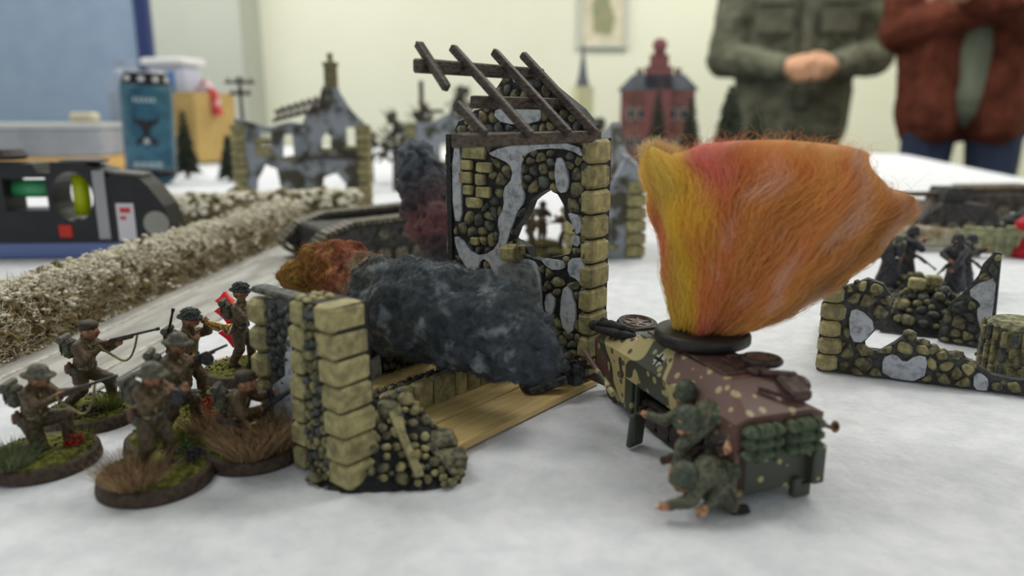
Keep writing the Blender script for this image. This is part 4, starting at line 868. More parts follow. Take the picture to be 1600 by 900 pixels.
# ---------------------------------------------------------------- painted smoke plumes
def plume(name, label, pts, colfn, voxel, amp, ns, mat, cat='smoke effect', fuzz=0):
    o0 = Vector(pts[0][0]); t = thing(name, label, cat, (o0.x, o0.y, 0))
    b = Vector((o0.x, o0.y, 0)); pr = []
    for (p, r), (q, r2) in zip(pts, pts[1:]): pr.append((tuple(Vector(p) - b), tuple(Vector(q) - b), r, r2, (90, 90, 90)))
    rg = random.Random(9)
    for (p, r), (q, r2) in zip(pts, pts[1:]):
        for _ in range(4):
            f = rg.random(); c = Vector(p).lerp(Vector(q), f) - b; dv = Vector((rg.gauss(0, 1), rg.gauss(0, 1), rg.gauss(0, 1))).normalized() * (r + (r2 - r) * f) * .55; pr.append((tuple(c + dv), tuple(c + dv * 1.05 + Vector((.5, 0, 0))), (r + (r2 - r) * f) * .58, (r + (r2 - r) * f) * .5, (90, 90, 90)))
    o = fused('wool_body', pr, mat, t, voxel, amp=amp, nscale=ns, colfn=colfn(pts, b))
    if fuzz:
        me = o.data; n = len(me.vertices); co = np.empty(n * 3); me.vertices.foreach_get('co', co); co = co.reshape(-1, 3) / MM; no = np.empty(n * 3); me.vertices.foreach_get('normal', no); no = no.reshape(-1, 3)
        cl = np.empty(n * 4); me.color_attributes['Col'].data.foreach_get('color', cl); cl = cl.reshape(-1, 4)[:, :3]; id_ = FR.integers(0, n, fuzz); P = np.zeros((fuzz, 6, 3)); P[:, 0] = co[id_] - no[id_] * .2; dr_ = np.array((Vector(pts[-1][0]) - Vector(pts[0][0])).normalized()); d = no[id_] * .18 + FR.normal(0, .45, (fuzz, 3)) + dr_[None] * .8 * FR.choice([-1, 1], (fuzz, 1)) + np.cross(no[id_], dr_) * 1.0
        for i in range(1, 6): P[:, i] = P[:, i - 1] + d * .32; d = d * .8 + FR.normal(0, .3, (fuzz, 3))
        hair('wool_fuzz', P, .045, BLADE, t, cl[id_] * FR.uniform(.8, 1.3, (fuzz, 1)))
    return t
def ramp_cols(stops, patch):
    def mk(pts, b):
        ax0 = Vector(pts[0][0]); ax1 = Vector(pts[-1][0]); L = (ax1 - ax0)
        def f(co):
            d = np.array(L) / L.length_squared; t = (co + np.array(b) - np.array(ax0)) @ d
            n1 = np.array([mnoise.fractal(Vector(p) * .16, 1, 2, 4) for p in co.tolist()]); n2 = np.array([mnoise.fractal(Vector(p) * .2 + Vector((9, 3, 1)), 1, 2, 4) for p in co.tolist()])
            tt = np.clip(t + n1 * .06, 0, 1); ks = [s_[0] for s_ in stops]; c = np.stack([np.interp(tt, ks, [lin(s_[1])[i] for s_ in stops]) for i in range(3)], 1)
            for (lo, hi, col, thr) in patch:
                m = np.clip((n2 - thr) * 2.2, 0, 1) * ((tt > lo) & (tt < hi)); c = c * (1 - m[:, None]) + np.array(lin(col)) * m[:, None]
            return c
        return f
    return mk
SMK = M('painted_smoke_wool', (255, 255, 255), .8, (185, 185, 185), .35, .45, attr=True, spec=.15, bscale=1.0, bdist=.5, contrast=(.35, .6))
plume('smoke_plume', 'long painted wool smoke plume, rust orange fading to blue-black, lying across the ruin',
      [(A(455, 434, 246), 5.0), (A(520, 418, 240), 9.2), (A(575, 440, 228), 9.0), (A(635, 480, 216), 14.2), (A(705, 492, 207), 14.6), (A(765, 515, 201), 12.8), (A(818, 542, 197), 9.6), (A(838, 556, 195), 7.5)],
      ramp_cols([(0, (150, 112, 54)), (.16, (128, 84, 44)), (.24, (146, 86, 62)), (.33, (152, 98, 74)), (.38, (140, 124, 98)), (.43, (92, 92, 88)), (.5, (82, 86, 89)), (.75, (76, 82, 87)), (1, (78, 84, 90))],
                [(0, .34, (58, 40, 26), .05), (.03, .26, (186, 156, 64), .22), (.1, .38, (182, 106, 80), .25), (.32, .55, (140, 132, 110), .3), (.42, 1, (140, 148, 154), .22), (.3, .42, (84, 40, 30), .15)]), .5, 2.6, .12, SMK, fuzz=26000)
plume('smoke_column', 'dark charred smoke column with red patches standing behind the tall wall', [(A(688, 396, 330), 7), (A(682, 350, 332), 13.5), (A(668, 300, 334), 12.5), (A(652, 250, 336), 9.5), (A(646, 238, 336), 7)],
      ramp_cols([(0, (66, 62, 64)), (.3, (120, 80, 80)), (.45, (100, 80, 82)), (.6, (84, 78, 82)), (.8, (88, 92, 100)), (1, (98, 104, 112))], [(.15, .42, (186, 80, 76), .25), (.6, .8, (130, 76, 66), .3), (.2, 1, (48, 50, 56), .12)]), .9, 3.2, .15, SMK)
# ---------------------------------------------------------------- things on the table further back
BRNZ = M('black_plastic_tool', (40, 40, 43), .4, (32, 32, 35), .1)
LV = G(262, 396); lvl = thing('spirit_level', 'black torpedo spirit level with green and yellow vials behind the hedge', 'spirit level', LV, math.radians(4))
def arc(cx, cz, r, n=20, rx=1.0): return [(cx + r * rx * math.cos(6.283 * i / n), cz + r * math.sin(6.283 * i / n)) for i in range(n)]
body = [(-180, 9), (8, 9), (9, 14), (5, 30), (-3, 42), (-9, 48), (-22, 49), (-26, 47), (-27, 51), (-38, 55), (-56, 56), (-57, 50), (-64, 50), (-66, 55), (-180, 56)]
MB().prism(body, -11, 11, XZ(0, -1), [arc(-46, 36, 14.5, 22, .8), [(-84, 28), (-60, 28), (-60, 47), (-84, 47)], [(-128, 28), (-104, 28), (-104, 47), (-128, 47)]]).build('body', BRNZ, lvl)
MB().box((-86, 0, 4.5), (190, 24, 9), bev=1).build('rail', M('blue_anodised_rail', (110, 126, 176), .35, metal=.3), lvl)
MB().tube([(-46, 0, 24), (-46, 0, 48)], 4.6, 14).build('plumb_vial', glass('yellow_vial', (226, 236, 40), .1) if False else M('yellow_vial', (214, 226, 40), .2, translucent=.4, spec=.6), lvl, smooth=True)
MB().tube([(-83, 0, 40), (-61, 0, 40)], 5.2, 14).build('level_vial', M('green_vial', (96, 196, 140), .2, translucent=.4, spec=.6), lvl, smooth=True)
MB().box((-30, -11.4, 31), (7, 1.2, 40), bev=.3).build('steel_strip', M('brushed_steel', (150, 150, 152), .3, metal=.8), lvl)
MB().box((-17, -11.6, 21), (10, .6, 22)).build('sticker', M('sticker_white', (222, 218, 226), .5), lvl)
MB().box((-17, -12.0, 28), (6, .3, 3)).box((-18.5, -12.0, 23.5), (3.4, .3, 2)).build('sticker_print', M('sticker_red', (214, 60, 56), .5), lvl)
MB().box((-52, -11.6, 16), (7.5, .8, 7.5), bev=.3).build('red_square_mark', M('tool_red', (206, 52, 40), .5), lvl)
MB().lathe((0, -10.8, 20), [(0, 0), (7, 0), (7.4, 1), (0, 1.6)], 20, Matrix.Rotation(math.pi / 2, 3, 'X')).build('end_cap', M('grey_button', (160, 158, 150), .5), lvl)
MB().box((-17, 0, 48.6), (20, 18, 2.2), Matrix.Rotation(.1, 3, 'Y'), bev=.8).box((-42, 0, 56), (22, 17, 1.8), bev=.8).build('rubber_pad', M('dark_grey_rubber', (84, 82, 80), .5), lvl)
MB().lathe((-92, 0, 57), [(0, 0), (16, 0), (17, 2), (14, 6), (0, 7)], 24).build('dial', M('dial_black', (44, 40, 40), .5), lvl)

# drink can
CN = G(238, 287); can = thing('drink_can', 'tall teal drink can with black shoulders and a dark creature emblem', 'can', CN, math.radians(20)); can.rotation_euler = (math.radians(2), math.radians(2.5), can.rotation_euler.z); can.location.z = .0012; can.scale = (.88,) * 3
TEAL = M('can_teal', (58, 104, 126), .4, (44, 84, 106), .04, metal=.3, contrast=(.42, .58)); CB = M('can_black', (34, 36, 42), .35, metal=.4)
MB().lathe((0, 0, 0), [(24, 1), (29, 4), (33, 10), (33, 132), (32, 134)], 48).build('body', TEAL, can, smooth=True)
MB().lathe((0, 0, 0), [(32.2, 133), (31.6, 137), (27, 148), (26.5, 151)], 48).build('shoulder', CB, can, smooth=True)
MB().lathe((0, 0, 0), [(27.5, 150), (27.6, 152.5), (26, 152.5), (25.4, 149), (0, 149)], 40).build('lid', M('aluminium', (190, 190, 194), .3, metal=.9), can, smooth=True)
MB().lathe((0, 0, 0), [(33.15, 10), (33.15, 22), (33.05, 22)], 48).build('lower_band', CB, can, smooth=True)
def wrap(mb, poly, r=33.3, step=1.0):
    """flat print laid round the can in small facets: poly in (arc mm, height)"""
    x0, x1 = min(p[0] for p in poly), max(p[0] for p in poly); z0, z1 = min(p[1] for p in poly), max(p[1] for p in poly); P_ = lambda x, z: (r * math.sin(x / r), -r * math.cos(x / r), z)
    nx_, nz_ = max(1, round((x1 - x0) / step)), max(1, round((z1 - z0) / step)); dx, dz = (x1 - x0) / nx_, (z1 - z0) / nz_; ix = {}; vs, fs = [], []
    def vid(i, j):
        if (i, j) not in ix: ix[(i, j)] = len(vs); vs.append(P_(x0 + i * dx, z0 + j * dz))
        return ix[(i, j)]
    for i in range(nx_):
        for j in range(nz_):
            if inside((x0 + (i + .5) * dx, z0 + (j + .5) * dz), poly): fs.append((vid(i, j), vid(i + 1, j), vid(i + 1, j + 1), vid(i, j + 1)))
    mb.add(vs, fs)
PALE = M('can_print_pale', (186, 196, 198), .5)
for k_ in range(8):
    x = -18.5 + k_ * 4.8; w = 3.5; lt = MB()
    wrap(lt, [(x, 24), (x + w, 24), (x + w, 25.6), (x + 1.3, 25.6), (x + 1.3, 29.6), (x + w, 29.6), (x + w, 31.4), (x, 31.4)] if k_ % 2 else [(x, 24), (x + 1.2, 24), (x + 1.2, 27), (x + w - 1.2, 27), (x + w - 1.2, 24), (x + w, 24), (x + w, 31.4), (x, 31.4)], step=.6); lt.build('letter', PALE, can, fix=False)
for x in (-13, -7, -1, 5, 11): lt = MB(); wrap(lt, [(x - 2, 112), (x + 2, 112), (x + 1.2, 117.5), (x - 1.4, 117.5)], step=.7); lt.build('small_letter', PALE, can, fix=False)
em = MB(); wrap(em, [(-17, 96), (-10, 88), (-4, 90), (0, 86), (4, 90), (10, 88), (17, 96), (16, 84), (8, 80), (5, 74), (4, 66), (15, 60), (13, 53), (4, 58), (0, 50), (-4, 58), (-13, 53), (-15, 60), (-4, 66), (-5, 74), (-8, 80), (-16, 84)], step=.8)
em.build('creature_emblem', M('can_print_dark', (30, 30, 38), .5), can, fix=False)
em = MB(); wrap(em, [(3.5 * math.cos(a), 60 + 4 * math.sin(a)) for a in [6.283 * i / 12 for i in range(12)]], r=33.5, step=.8); em.build('emblem_spot', PALE, can, fix=False)
dm = MB()
for a in (-.75, -.1, .5, 1.1): dm.ball((29.5 * math.sin(a), -29.5 * math.cos(a), 141.5), (4.6, 2.2, 4.0), 10, 6, rotz(a))
dm.build('shoulder_spots', M('spot_silver', (206, 206, 206), .3, metal=.3), can, smooth=True)

# storage box, partition, carton and tub
bx = thing('plastic_storage_box', 'low clear plastic storage box with a tan base at the left edge', 'box', A(100, 262, 1140) * 1, math.radians(6)); bx.location.z = 0.0015
MB().box((-20, 0, 12), (225, 150, 22), bev=3).build('base', M('tan_tray', (214, 170, 96), .5), bx)
MB().box((-20, 0, 44), (220, 145, 42), bev=4).build('tub', M('cloudy_plastic', (214, 216, 222), .25, (190, 194, 206), .02, translucent=.5), bx)
MB().box((-20, 0, 68), (228, 152, 7), bev=2).build('lid', M('lid_clear', (214, 216, 214), .3, translucent=.4), bx)
k_ = MB().box((40, 0, 79), (34, 28, 15), bev=3).build('putty_block', M('cream_block', (214, 206, 178), .7)); k_.location = bx.location; k_.rotation_euler = bx.rotation_euler; tag(k_, 'small cream block lying on the lid of the clear storage box', 'block')
pt = thing('partition_board', 'tall pale blue partition board with a navy edge at the far left', 'board', (-1120, 1930, -800), math.radians(3))
MB().box((-560, 0, 850), (1500, 22, 1700), bev=3).build('panel', M('pale_blue_fabric', (158, 178, 204), .85, (150, 170, 198), .02, .1), pt)
MB().box((205, -2, 850), (34, 30, 1720), bev=4).build('edge_frame', M('navy_frame', (48, 62, 112), .5), pt)
for x in (-1100, 160): MB().box((x, 0, 12), (60, 420, 24), bev=4).build('foot', M('navy_frame', (0, 0, 0)), pt)
ct = thing('cardboard_carton', 'open brown cardboard carton behind the drink can', 'box', A(302, 240, 1360), math.radians(-20)); ct.location.z = .0015
CARD = M('cardboard', (196, 166, 104), .8, (180, 150, 92), .02)
for c, s in (((0, -50, 62), (118, 3, 120)), ((0, 50, 62), (118, 3, 120)), ((-58, 0, 62), (3, 98, 120)), ((58, 0, 62), (3, 98, 120)), ((0, 0, 3), (116, 98, 3))): MB().box(c, s).build('panel', CARD, ct)
def on(name, label, cat, mb, mat, loc, rz=0): o = mb.build(name, mat); o.location = Vector(loc) * MM; o.rotation_euler = (0, 0, rz); return tag(o, label, cat)
tbx = thing('white_tub', 'white lidded tub with blue print standing inside the carton', 'tub', (ct.location.x * 1000 - 22, ct.location.y * 1000 + 4, 6.5), -.2)
MB().box((0, 0, 82), (74, 66, 164), bev=8).build('body', M('tub_white', (206, 208, 226), .4), tbx); MB().box((0, 0, 170), (86, 74, 13), bev=4).build('lid', M('tub_lid', (232, 232, 232), .4), tbx)
MB().box((12, -33.6, 136), (22, 1, 34)).build('blue_label', M('tub_blue', (92, 138, 198), .5), tbx)
on('red_packet', 'crumpled red and white packet leaning out of the carton', 'packet', MB().prism([(-30, 0), (30, 0), (22, 40), (2, 62), (-18, 44)], -6, 6, XZ(0, -1)), M('packet_red', (196, 66, 70), .4, (222, 206, 214), .03, contrast=(.44, .5)), (ct.location.x * 1000 + 40, ct.location.y * 1000 - 20, 84), -.3)
on('plastic_cup', 'cloudy white plastic bottle behind the drink can', 'bottle', MB().lathe((0, 0, 0), [(30, 0), (31, 10), (31, 120), (22, 150), (14, 160), (14, 172), (0, 173)], 24), M('cloudy_white', (176, 188, 206), .3, translucent=.4), (A(205, 200, 1250).x, A(205, 200, 1250).y, .5))

# small trees and telegraph pole
BARK = M('bark', (74, 62, 52), .9, (48, 40, 34), .2); FIRM = M('fir_green', (60, 68, 52), .9, (28, 34, 26), .15, .5); DRYT = M('dry_tree', (104, 102, 90), .9, (62, 60, 54), .2, .4)
def fir(u, v, D, h, w, label, m=FIRM, dead=False, seed=0):
    p = A(u, v, D); p.z = 0; rg = random.Random(seed + int(u)); t = thing('model_tree', label, 'model tree', p, rg.uniform(0, 3), 'model trees across the far village')
    MB().tube([(0, 0, 0), (0, 0, h * .95)], [w * .09, w * .03], 7).build('trunk', BARK, t); mb = MB()
    if dead:
        for _ in range(26):
            z = rg.uniform(.3, .95) * h; a = rg.uniform(0, 6.28); r = w * .5 * (1.2 - z / h); q = Vector((r * math.cos(a), r * math.sin(a), z + r * .6)); mb.tube([(0, 0, z), q * .6 + Vector((0, 0, z * .4 + 1)), q], [w * .02, w * .014, w * .008], 5)
            for _ in range(4): mb.tube([q * .8 + Vector((0, 0, z * .2)), q + Vector((rg.uniform(-1, 1), rg.uniform(-1, 1), rg.uniform(0, 1))) * w * .2], [w * .01, w * .005], 4)
        mb.build('branches', BARK, t, kind='stuff')
        f = MB()
        for _ in range(60): z = rg.uniform(.4, 1) * h; a = rg.uniform(0, 6.28); r = w * .5 * (1.25 - z / h) * rg.random() ** .5; f.ball((r * math.cos(a), r * math.sin(a), z), rg.uniform(.04, .09) * w, 6, 4)
        f.build('twig_foliage', DRYT, t, kind='stuff')
    else:
        for i in range(13):
            f = i / 13; z = h * (.1 + .86 * f); r = w * .5 * (1 - f) ** .8 + w * .05; n = 11
            for j in range(n):
                a = 6.283 * (j + .5 * (i % 2)) / n + rg.uniform(-.15, .15); rr__ = r * rg.uniform(.8, 1.15); mb.tube([(0, 0, z + r * .25), (rr__ * .6 * math.cos(a), rr__ * .6 * math.sin(a), z + r * .05), (rr__ * math.cos(a), rr__ * math.sin(a), z - r * .25)], [w * .05, w * .085, w * .02], 5)
        mb.build('needled_branches', m, t, kind='stuff')
    return t
for i, a in enumerate([(291, 245, 1010, 95, 34, 'narrow dark fir between the drink can and the carton'), (358, 250, 960, 62, 30, 'short dark fir just left of the long ruin'), (722, 250, 980, 118, 60, 'tall spreading tree left of the roof beams', DRYT, True), (662, 250, 1030, 100, 60, 'bushy tree above the left smoke column', DRYT, True), (618, 258, 830, 84, 46, 'grey bare tree right of the chimneyed ruin', DRYT, True), (580, 262, 940, 64, 40, 'low bare bush touching the chimneyed ruin', DRYT, True),
                       (934, 250, 1000, 78, 44, 'grey tree close behind the upper right of the tall wall', DRYT, True), (1026, 225, 1120, 128, 40, 'tall dark fir standing before the red mansion'), (1078, 225, 1150, 116, 40, 'dark fir against the right end of the red mansion'), (1138, 230, 1350, 145, 64, 'large dark fir below the elbow of the green jacket'), (962, 232, 900, 66, 40, 'small grey tree right of the tall wall', DRYT, True), (1180, 238, 1400, 96, 60, 'broad dark fir behind the middle of the wool flames')]):
    fir(*a[:5], a[5], *(a[6:]), seed=i)
pl = thing('telegraph_pole', 'model telegraph pole with two crossarms beside the carton', 'pole', A(384, 250, 900), .2); pl.location.z = 0
MB().tube([(0, 0, 0), (0, 0, 128)], [2.6, 1.8], 8).build('pole', BARK, pl)
for z, w in ((121, 34), (108, 24)):
    x = MB().box((0, 0, z), (w, 3, 3)).build('crossarm', BARK, pl); im = MB()
    for k_ in range(4): im.lathe((-w / 2 + w * (k_ + .5) / 4, 0, z + 1.5), [(1.6, 0), (2, 2), (1.2, 4), (0, 4.5)], 8)
    im.build('insulators', M('insulator', (120, 116, 112), .4), x)

# ---------------------------------------------------------------- background ruins
RUINW = M('ruin_render', (156, 162, 170), .7, (80, 78, 66), .05, .6, contrast=(.44, .54), bscale=.35, bdist=1.2)
def ruin(name, label, loc, rz, walls, s=1.0, qs=7.5, qw=12, cat='model house'):
    """walls: (frame, outline, holes, quoin columns [(along, z0, z1)])"""
    t = thing(name, label, cat, loc, rz)
    for fr, out, holes, qc in walls:
        w = MB().prism(worn_poly(out, 2, .6, rnd), -2.2, 2.2, fr, [worn_poly(h, 2, .4, rnd) for h in holes]).build('wall', RUINW, t)
        for x, z0, z1 in qc:
            n = int((z1 - z0) / qs)
            for i in range(n): block(fr[0] + fr[1] * x + fr[2] * (z0 + qs * (i + .5)), (qw, qw * .8, qs * .88), QUOIN[i % 2], w, 'quoin', R=Matrix((fr[1], fr[3], fr[2])).transposed(), bev=.8)
        for h in holes:      # a worn sill under each opening
            xs_ = [p[0] for p in h]; zs = [p[1] for p in h]; c = fr[0] + fr[1] * ((min(xs_) + max(xs_)) / 2) + fr[2] * (min(zs) - 1.5) + fr[3] * 1
            MB().box(c, (max(xs_) - min(xs_) + 5, 6.5, 3), Matrix((fr[1], fr[3], fr[2])).transposed(), bev=.6).build('window_sill', QUOIN[1], w)
    return t
O3 = Vector((0, 0, 0)); FX = (O3, Vector((1, 0, 0)), Z3, Vector((0, -1, 0))); FY = (O3, Vector((0, 1, 0)), Z3, Vector((1, 0, 0)))
r1 = ruin('chimneyed_ruin', 'long grey and ochre ruin with a chimney and broken rafters, behind the hedge', G(378, 326), math.radians(4),
    [((O3, Vector((1, 0, 0)), Z3, Vector((0, -1, 0))), [(0, 0), (12, 0), (14, 8), (16, 26), (24, 40), (34, 36), (36, 22), (40, 8), (44, 0), (62, 0), (62, 74), (48, 77), (30, 72), (0, 80)], [[(20, 50), (30, 50), (31, 68), (21, 68)], [(40, 46), (50, 48), (50, 66), (42, 66)]], [(2, 0, 80), (23, 48, 70)]),
     ((Vector((0, -6, 0)), Vector((1, 0, 0)), Z3, Vector((0, -1, 0))), [(60, 0), (114, 0), (116, 74), (108, 82), (100, 92), (94, 102), (92, 108), (80, 108), (76, 96), (64, 84), (60, 74)], [[(76, 54), (84, 54), (85, 64), (80, 68), (76, 62)], [(98, 56), (106, 56), (106, 72), (98, 72)], [(74, 10), (92, 8), (96, 22), (88, 32), (76, 28)]], [(113, 0, 78), (67, 6, 24)])])
MB().box((87, -6, 116), (11, 8, 20), bev=1).box((87, -6, 126), (13, 10, 3), bev=.6).build('chimney', FIELD[2], r1); MB().lathe((87, -6, 127), [(2.8, 0), (2.6, 7), (3.2, 8), (0, 8)], 12).build('chimney_pot', QUOIN[1], r1)
MB().box((84, -2, 46), (56, 22, 2.4), bev=.5).build('upper_floor', BEAM, r1)
for i in range(7): MB().box((40 + i * 6, -4, 84 + i * 1.8), (3, 34, 2.4), Matrix.Rotation(.35, 3, 'X'), bev=.4).build('rafter', BEAM, r1)
for z in (0, 8): MB().box((60, -8 + z, 84 + z), (52, 2.6, 2.6), Matrix.Rotation(-.25, 3, 'Y'), bev=.4).build('purlin', BEAM, r1)
hb = MB()
for _ in range(60): q = rock((rnd.uniform(62, 112), rnd.uniform(-20, -10), rnd.uniform(1, 9)), rnd.uniform(2, 4.5), rnd); hb.add(q.v, q.f)
hb.build('rubble', M('rust_rubble', (104, 84, 66), .9, (56, 46, 42), .15), r1, kind='stuff')
ruin('far_ruin', 'ochre-cornered ruin with a thin chimney seen above the smoke column', A(628, 262, 900) * 1 - Vector((0, 0, A(628, 262, 900).z)), math.radians(-6),
    [(FX, [(0, 0), (96, 0), (96, 66), (84, 80), (60, 86), (40, 76), (0, 72)], [[(48, 30), (62, 30), (62, 50), (48, 50)], [(14, 4), (34, 4), (34, 26), (14, 26)], [(76, 34), (88, 34), (88, 52), (76, 52)]], [(12, 30, 76), (92, 0, 66)]),
     (FY, [(0, 0), (50, 0), (50, 50), (30, 60), (0, 66)], [], [])])
o = bpy.data.objects['far_ruin']; MB().box((26, 2, 100), (5, 5, 46), bev=.6).box((40, 2, 88), (24, 8, 4)).build('chimney', BEAM, o)
ruin('shelled_house', 'pale ruin with a plank floor half hidden right behind the tall wall', G(1000, 408) - Vector((40, -6, 0)), math.radians(12),
    [(FX, [(0, 0), (40, 0), (42, 52), (32, 58), (22, 40), (10, 46), (0, 60)], [[(18, 8), (26, 8), (26, 24), (18, 24)]], [(39, 0, 50), (3, 0, 45)]),
     ((Vector((40, 0, 0)), Vector((0, 1, 0)), Z3, Vector((1, 0, 0))), [(0, 0), (60, 0), (60, 70), (40, 78), (24, 60), (0, 52)], [[(20, 14), (34, 14), (34, 40), (20, 40)]], [(58, 0, 70)])])
MB().box((20, 34, 46), (44, 62, 2.5), bev=.5).build('upper_floor', BEAM, bpy.data.objects['shelled_house'])
BRICKR = M('red_brick_paint', (142, 98, 90), .7, (114, 78, 72), .06); SLATE = M('slate_roof', (116, 122, 130), .6, (84, 90, 96), .06)
rp0 = A(1022, 245, 1250); rp0.z = 0; rh = thing('red_brick_mansion', 'red brick model mansion with a stepped central gable and grey roof', 'model house', rp0, math.radians(-8))
MB().box((0, 0, 62), (118, 70, 124)).build('walls', BRICKR, rh)
MB().prism([(-64, 0), (64, 0), (40, 24), (-40, 24)], -40, 40, (Vector((0, 0, 124)), Vector((1, 0, 0)), Z3, Vector((0, 1, 0)))).build('roof', SLATE, rh)
MB().box((0, -36, 80), (44, 8, 160)).box((0, -36, 168), (30, 8, 20)).box((0, -36, 182), (18, 8, 12)).lathe((0, -36, 188), [(11, 0), (12, 6), (8, 13), (0, 16)], 16).build('stepped_gable', M('crimson_gable', (136, 84, 84), .6), rh)
for x in (-30, 30): MB().box((x, -34, 150), (10, 8, 14)).build('dormer', BRICKR, rh)
for x in (-42, -26, 26, 42):
    for z in (40, 86): f = MB().box((x, -35.6, z), (10, 2, 18)).build('window', M('window_frame_pale', (190, 190, 184), .5), rh); MB().box((x, -36.8, z), (7.4, .6, 15)).build('pane', M('dark_pane', (46, 52, 60), .2), f)
sp = thing('church_tower', 'pale model church tower with a thin grey spire behind the roof beams', 'model church', A(908, 240, 1500) * 1 - Vector((0, 0, A(908, 240, 1500).z)), .3)
MB().box((0, 0, 70), (34, 34, 140)).build('tower', M('pale_stone', (196, 194, 158), .8), sp); MB().lathe((0, 0, 140), [(15, 0), (9, 22), (4, 56), (0, 92)], 8).build('spire', SLATE, sp)

# burnt out tank behind the rust smoke
tk = thing('wrecked_tank', 'burnt-out dark tank showing its two long track runs behind the ruin', 'model vehicle', G(618, 398), math.radians(33))
TNK = M('burnt_tank', (70, 68, 64), .6, (36, 36, 38), .3, .4); TRK = M('track_metal', (122, 114, 98), .5, (64, 60, 54), .4, metal=.2)
prof = [(-62, 10), (-52, 20), (-36, 25), (20, 27), (44, 27), (58, 23), (64, 16), (58, 7), (44, 2), (-40, 2), (-56, 4)]
for y in (-24, 24):
    MB().prism([(x * .94, 1.5 + z * .86) for x, z in prof], -5, 5, (Vector((0, y, 0)), Vector((1, 0, 0)), Z3, Vector((0, -1, 0)))).build('track_frame', TNK, tk)
    lk = MB(); P_ = [Vector((x, y, z)) for x, z in prof]; tot = []
    for i in range(len(P_)):
        a, b = P_[i], P_[(i + 1) % len(P_)]; n = max(1, int((b - a).length / 3.0))
        for j in range(n): lk.box(a + (b - a) * ((j + .5) / n), (2.5, 13, 2.2), Rot(b - a))
    lk.build('track_links', TRK, tk, kind='stuff')
    for i in range(9): MB().lathe((-40 + i * 10, y - 6.2, 6.5), [(0, -1.2), (4.2, -1.2), (4.4, 0), (4.2, 1.2), (1.5, 1.6), (0, 1.6)], 14, Matrix.Rotation(math.pi / 2, 3, 'X')).build('road_wheel', TRK, tk)
    for i in range(4): MB().lathe((-20 + i * 14, y - 5.4, 18), [(0, -1), (3, -1), (3, 1), (0, 1)], 10, Matrix.Rotation(math.pi / 2, 3, 'X')).build('hatch', TRK, tk)
MB().box((0, 0, 14), (104, 38, 16), bev=1.5).build('hull', TNK, tk)

# ---------------------------------------------------------------- low ruined enclosure at the right
RO, RE = G(1275, 578), G(1600, 618); ru = (RE - RO).normalized(); rnn = Vector((ru.y, -ru.x, 0)); RRz = math.atan2(ru.y, ru.x)
lo = thing('low_ruin', 'low broken stone enclosure with ochre corner stones and plaster patches at the right', 'model house', RO, RRz)
rm = wall_map(RO, ru, rnn); cr = lambda pts: [rm(1260 + x / 2.903, 330 + y / 2.903) for x, y in pts]
def clampz(P): return [(x, max(z, .2)) for x, z in P]
lout = clampz([(0, 0)] + cr([(70, 420), (150, 350), (212, 335), (282, 308), (352, 332), (398, 402), (378, 482), (332, 500), (320, 532), (266, 590), (272, 628), (340, 636), (400, 602), (430, 580), (470, 566), (522, 602), (562, 622), (642, 650), (702, 662), (772, 692), (840, 742), (930, 762), (1100, 775)])) + [(rm(1260 + 1100 / 2.903, 620)[0], 0)]
GMORT = M('grey_mortar', (80, 82, 80), .7, (48, 50, 50), .6, .3)
lw = MB().prism(lout, -3.2, 0, XZ(0, -1)).build('wall', GMORT, lo)
pls = [cr(p) for p in ([(190, 450), (240, 440), (322, 512), (262, 592), (200, 590)], [(345, 660), (400, 640), (440, 690), (500, 650), (555, 660), (530, 770), (345, 750)], [(760, 730), (800, 735), (830, 770), (810, 820), (755, 805)])]
for p in pls: MB().prism(clampz(soft(p, 1)), 0, .9, XZ(0, -1)).build('plaster_patch', PLASTER, lw)
for i in range(6): block((2.9 + (i % 2) * .4, .8, 3.2 + i * 5.7), (6.4 + (i % 2), 5.4, 5.2), QUOIN[i % 2], lw, 'quoin')
stonework(rnd, XZ(0, -1), (6, 0, 96, 44), [lout], pls + [[(0, 0), (6.4, 0), (6.4, 40), (0, 40)]], 4.4, 0, 1.5, [FIELD[0], QUOIN[1], FIELD[2]], lw, gap=.3)
x = 0
for px_, py_ in ((470, 560), (530, 600), (575, 625), (620, 640), (680, 652), (745, 690), (900, 770), (960, 780), (240, 325), (300, 380)):
    (ax, az), = cr([(px_, py_)]); rock((ax, 1.4, az - .6), rnd.uniform(1.6, 2.4), rnd).build('stone', FIELD[2 * (x % 2)], lw, smooth=True); x += 1
# its side wall running back from the corner stones
sw = MB().prism([(0, 0), (62, 0), (60, 6), (40, 10), (30, 16), (20, 26), (8, 32), (0, 30)], 0, 3, (Vector((1, 0, 0)), Vector((0, 1, 0)), Z3, Vector((1, 0, 0)))).build('side_wall', M('mossy_render', (150, 142, 88), .7, (74, 74, 62), .2, .4), lo)
# back wall wedge
WP = A(1524, 545, 268); wd = thing('broken_wall_wedge', 'tapering sliver of stone wall with grey render behind the rubble mound', 'model wall', (WP.x, WP.y, 0), RRz - .25)
wm = wall_map(Vector((WP.x, WP.y, 0)), Vector((math.cos(RRz - .25), math.sin(RRz - .25), 0)), Vector((math.sin(RRz - .25), -math.cos(RRz - .25), 0))); cw = lambda pts: clampz([wm(1260 + a / 2.903, 330 + b / 2.903) for a, b in pts])
wo = cw([(590, 620), (840, 640), (885, 190), (850, 185), (830, 210), (800, 240), (780, 290), (740, 340), (700, 380), (650, 420), (610, 500)]); mw = MB().prism(wo, -3, 0, XZ(0, -1)).build('wall', GMORT, wd)
rp_ = cw([(790, 320), (865, 300), (850, 420), (832, 600), (800, 560), (770, 450), (800, 420), (730, 370)]); MB().prism(soft(rp_, 1), 0, .8, XZ(0, -1)).build('plaster_patch', PLASTER, mw)
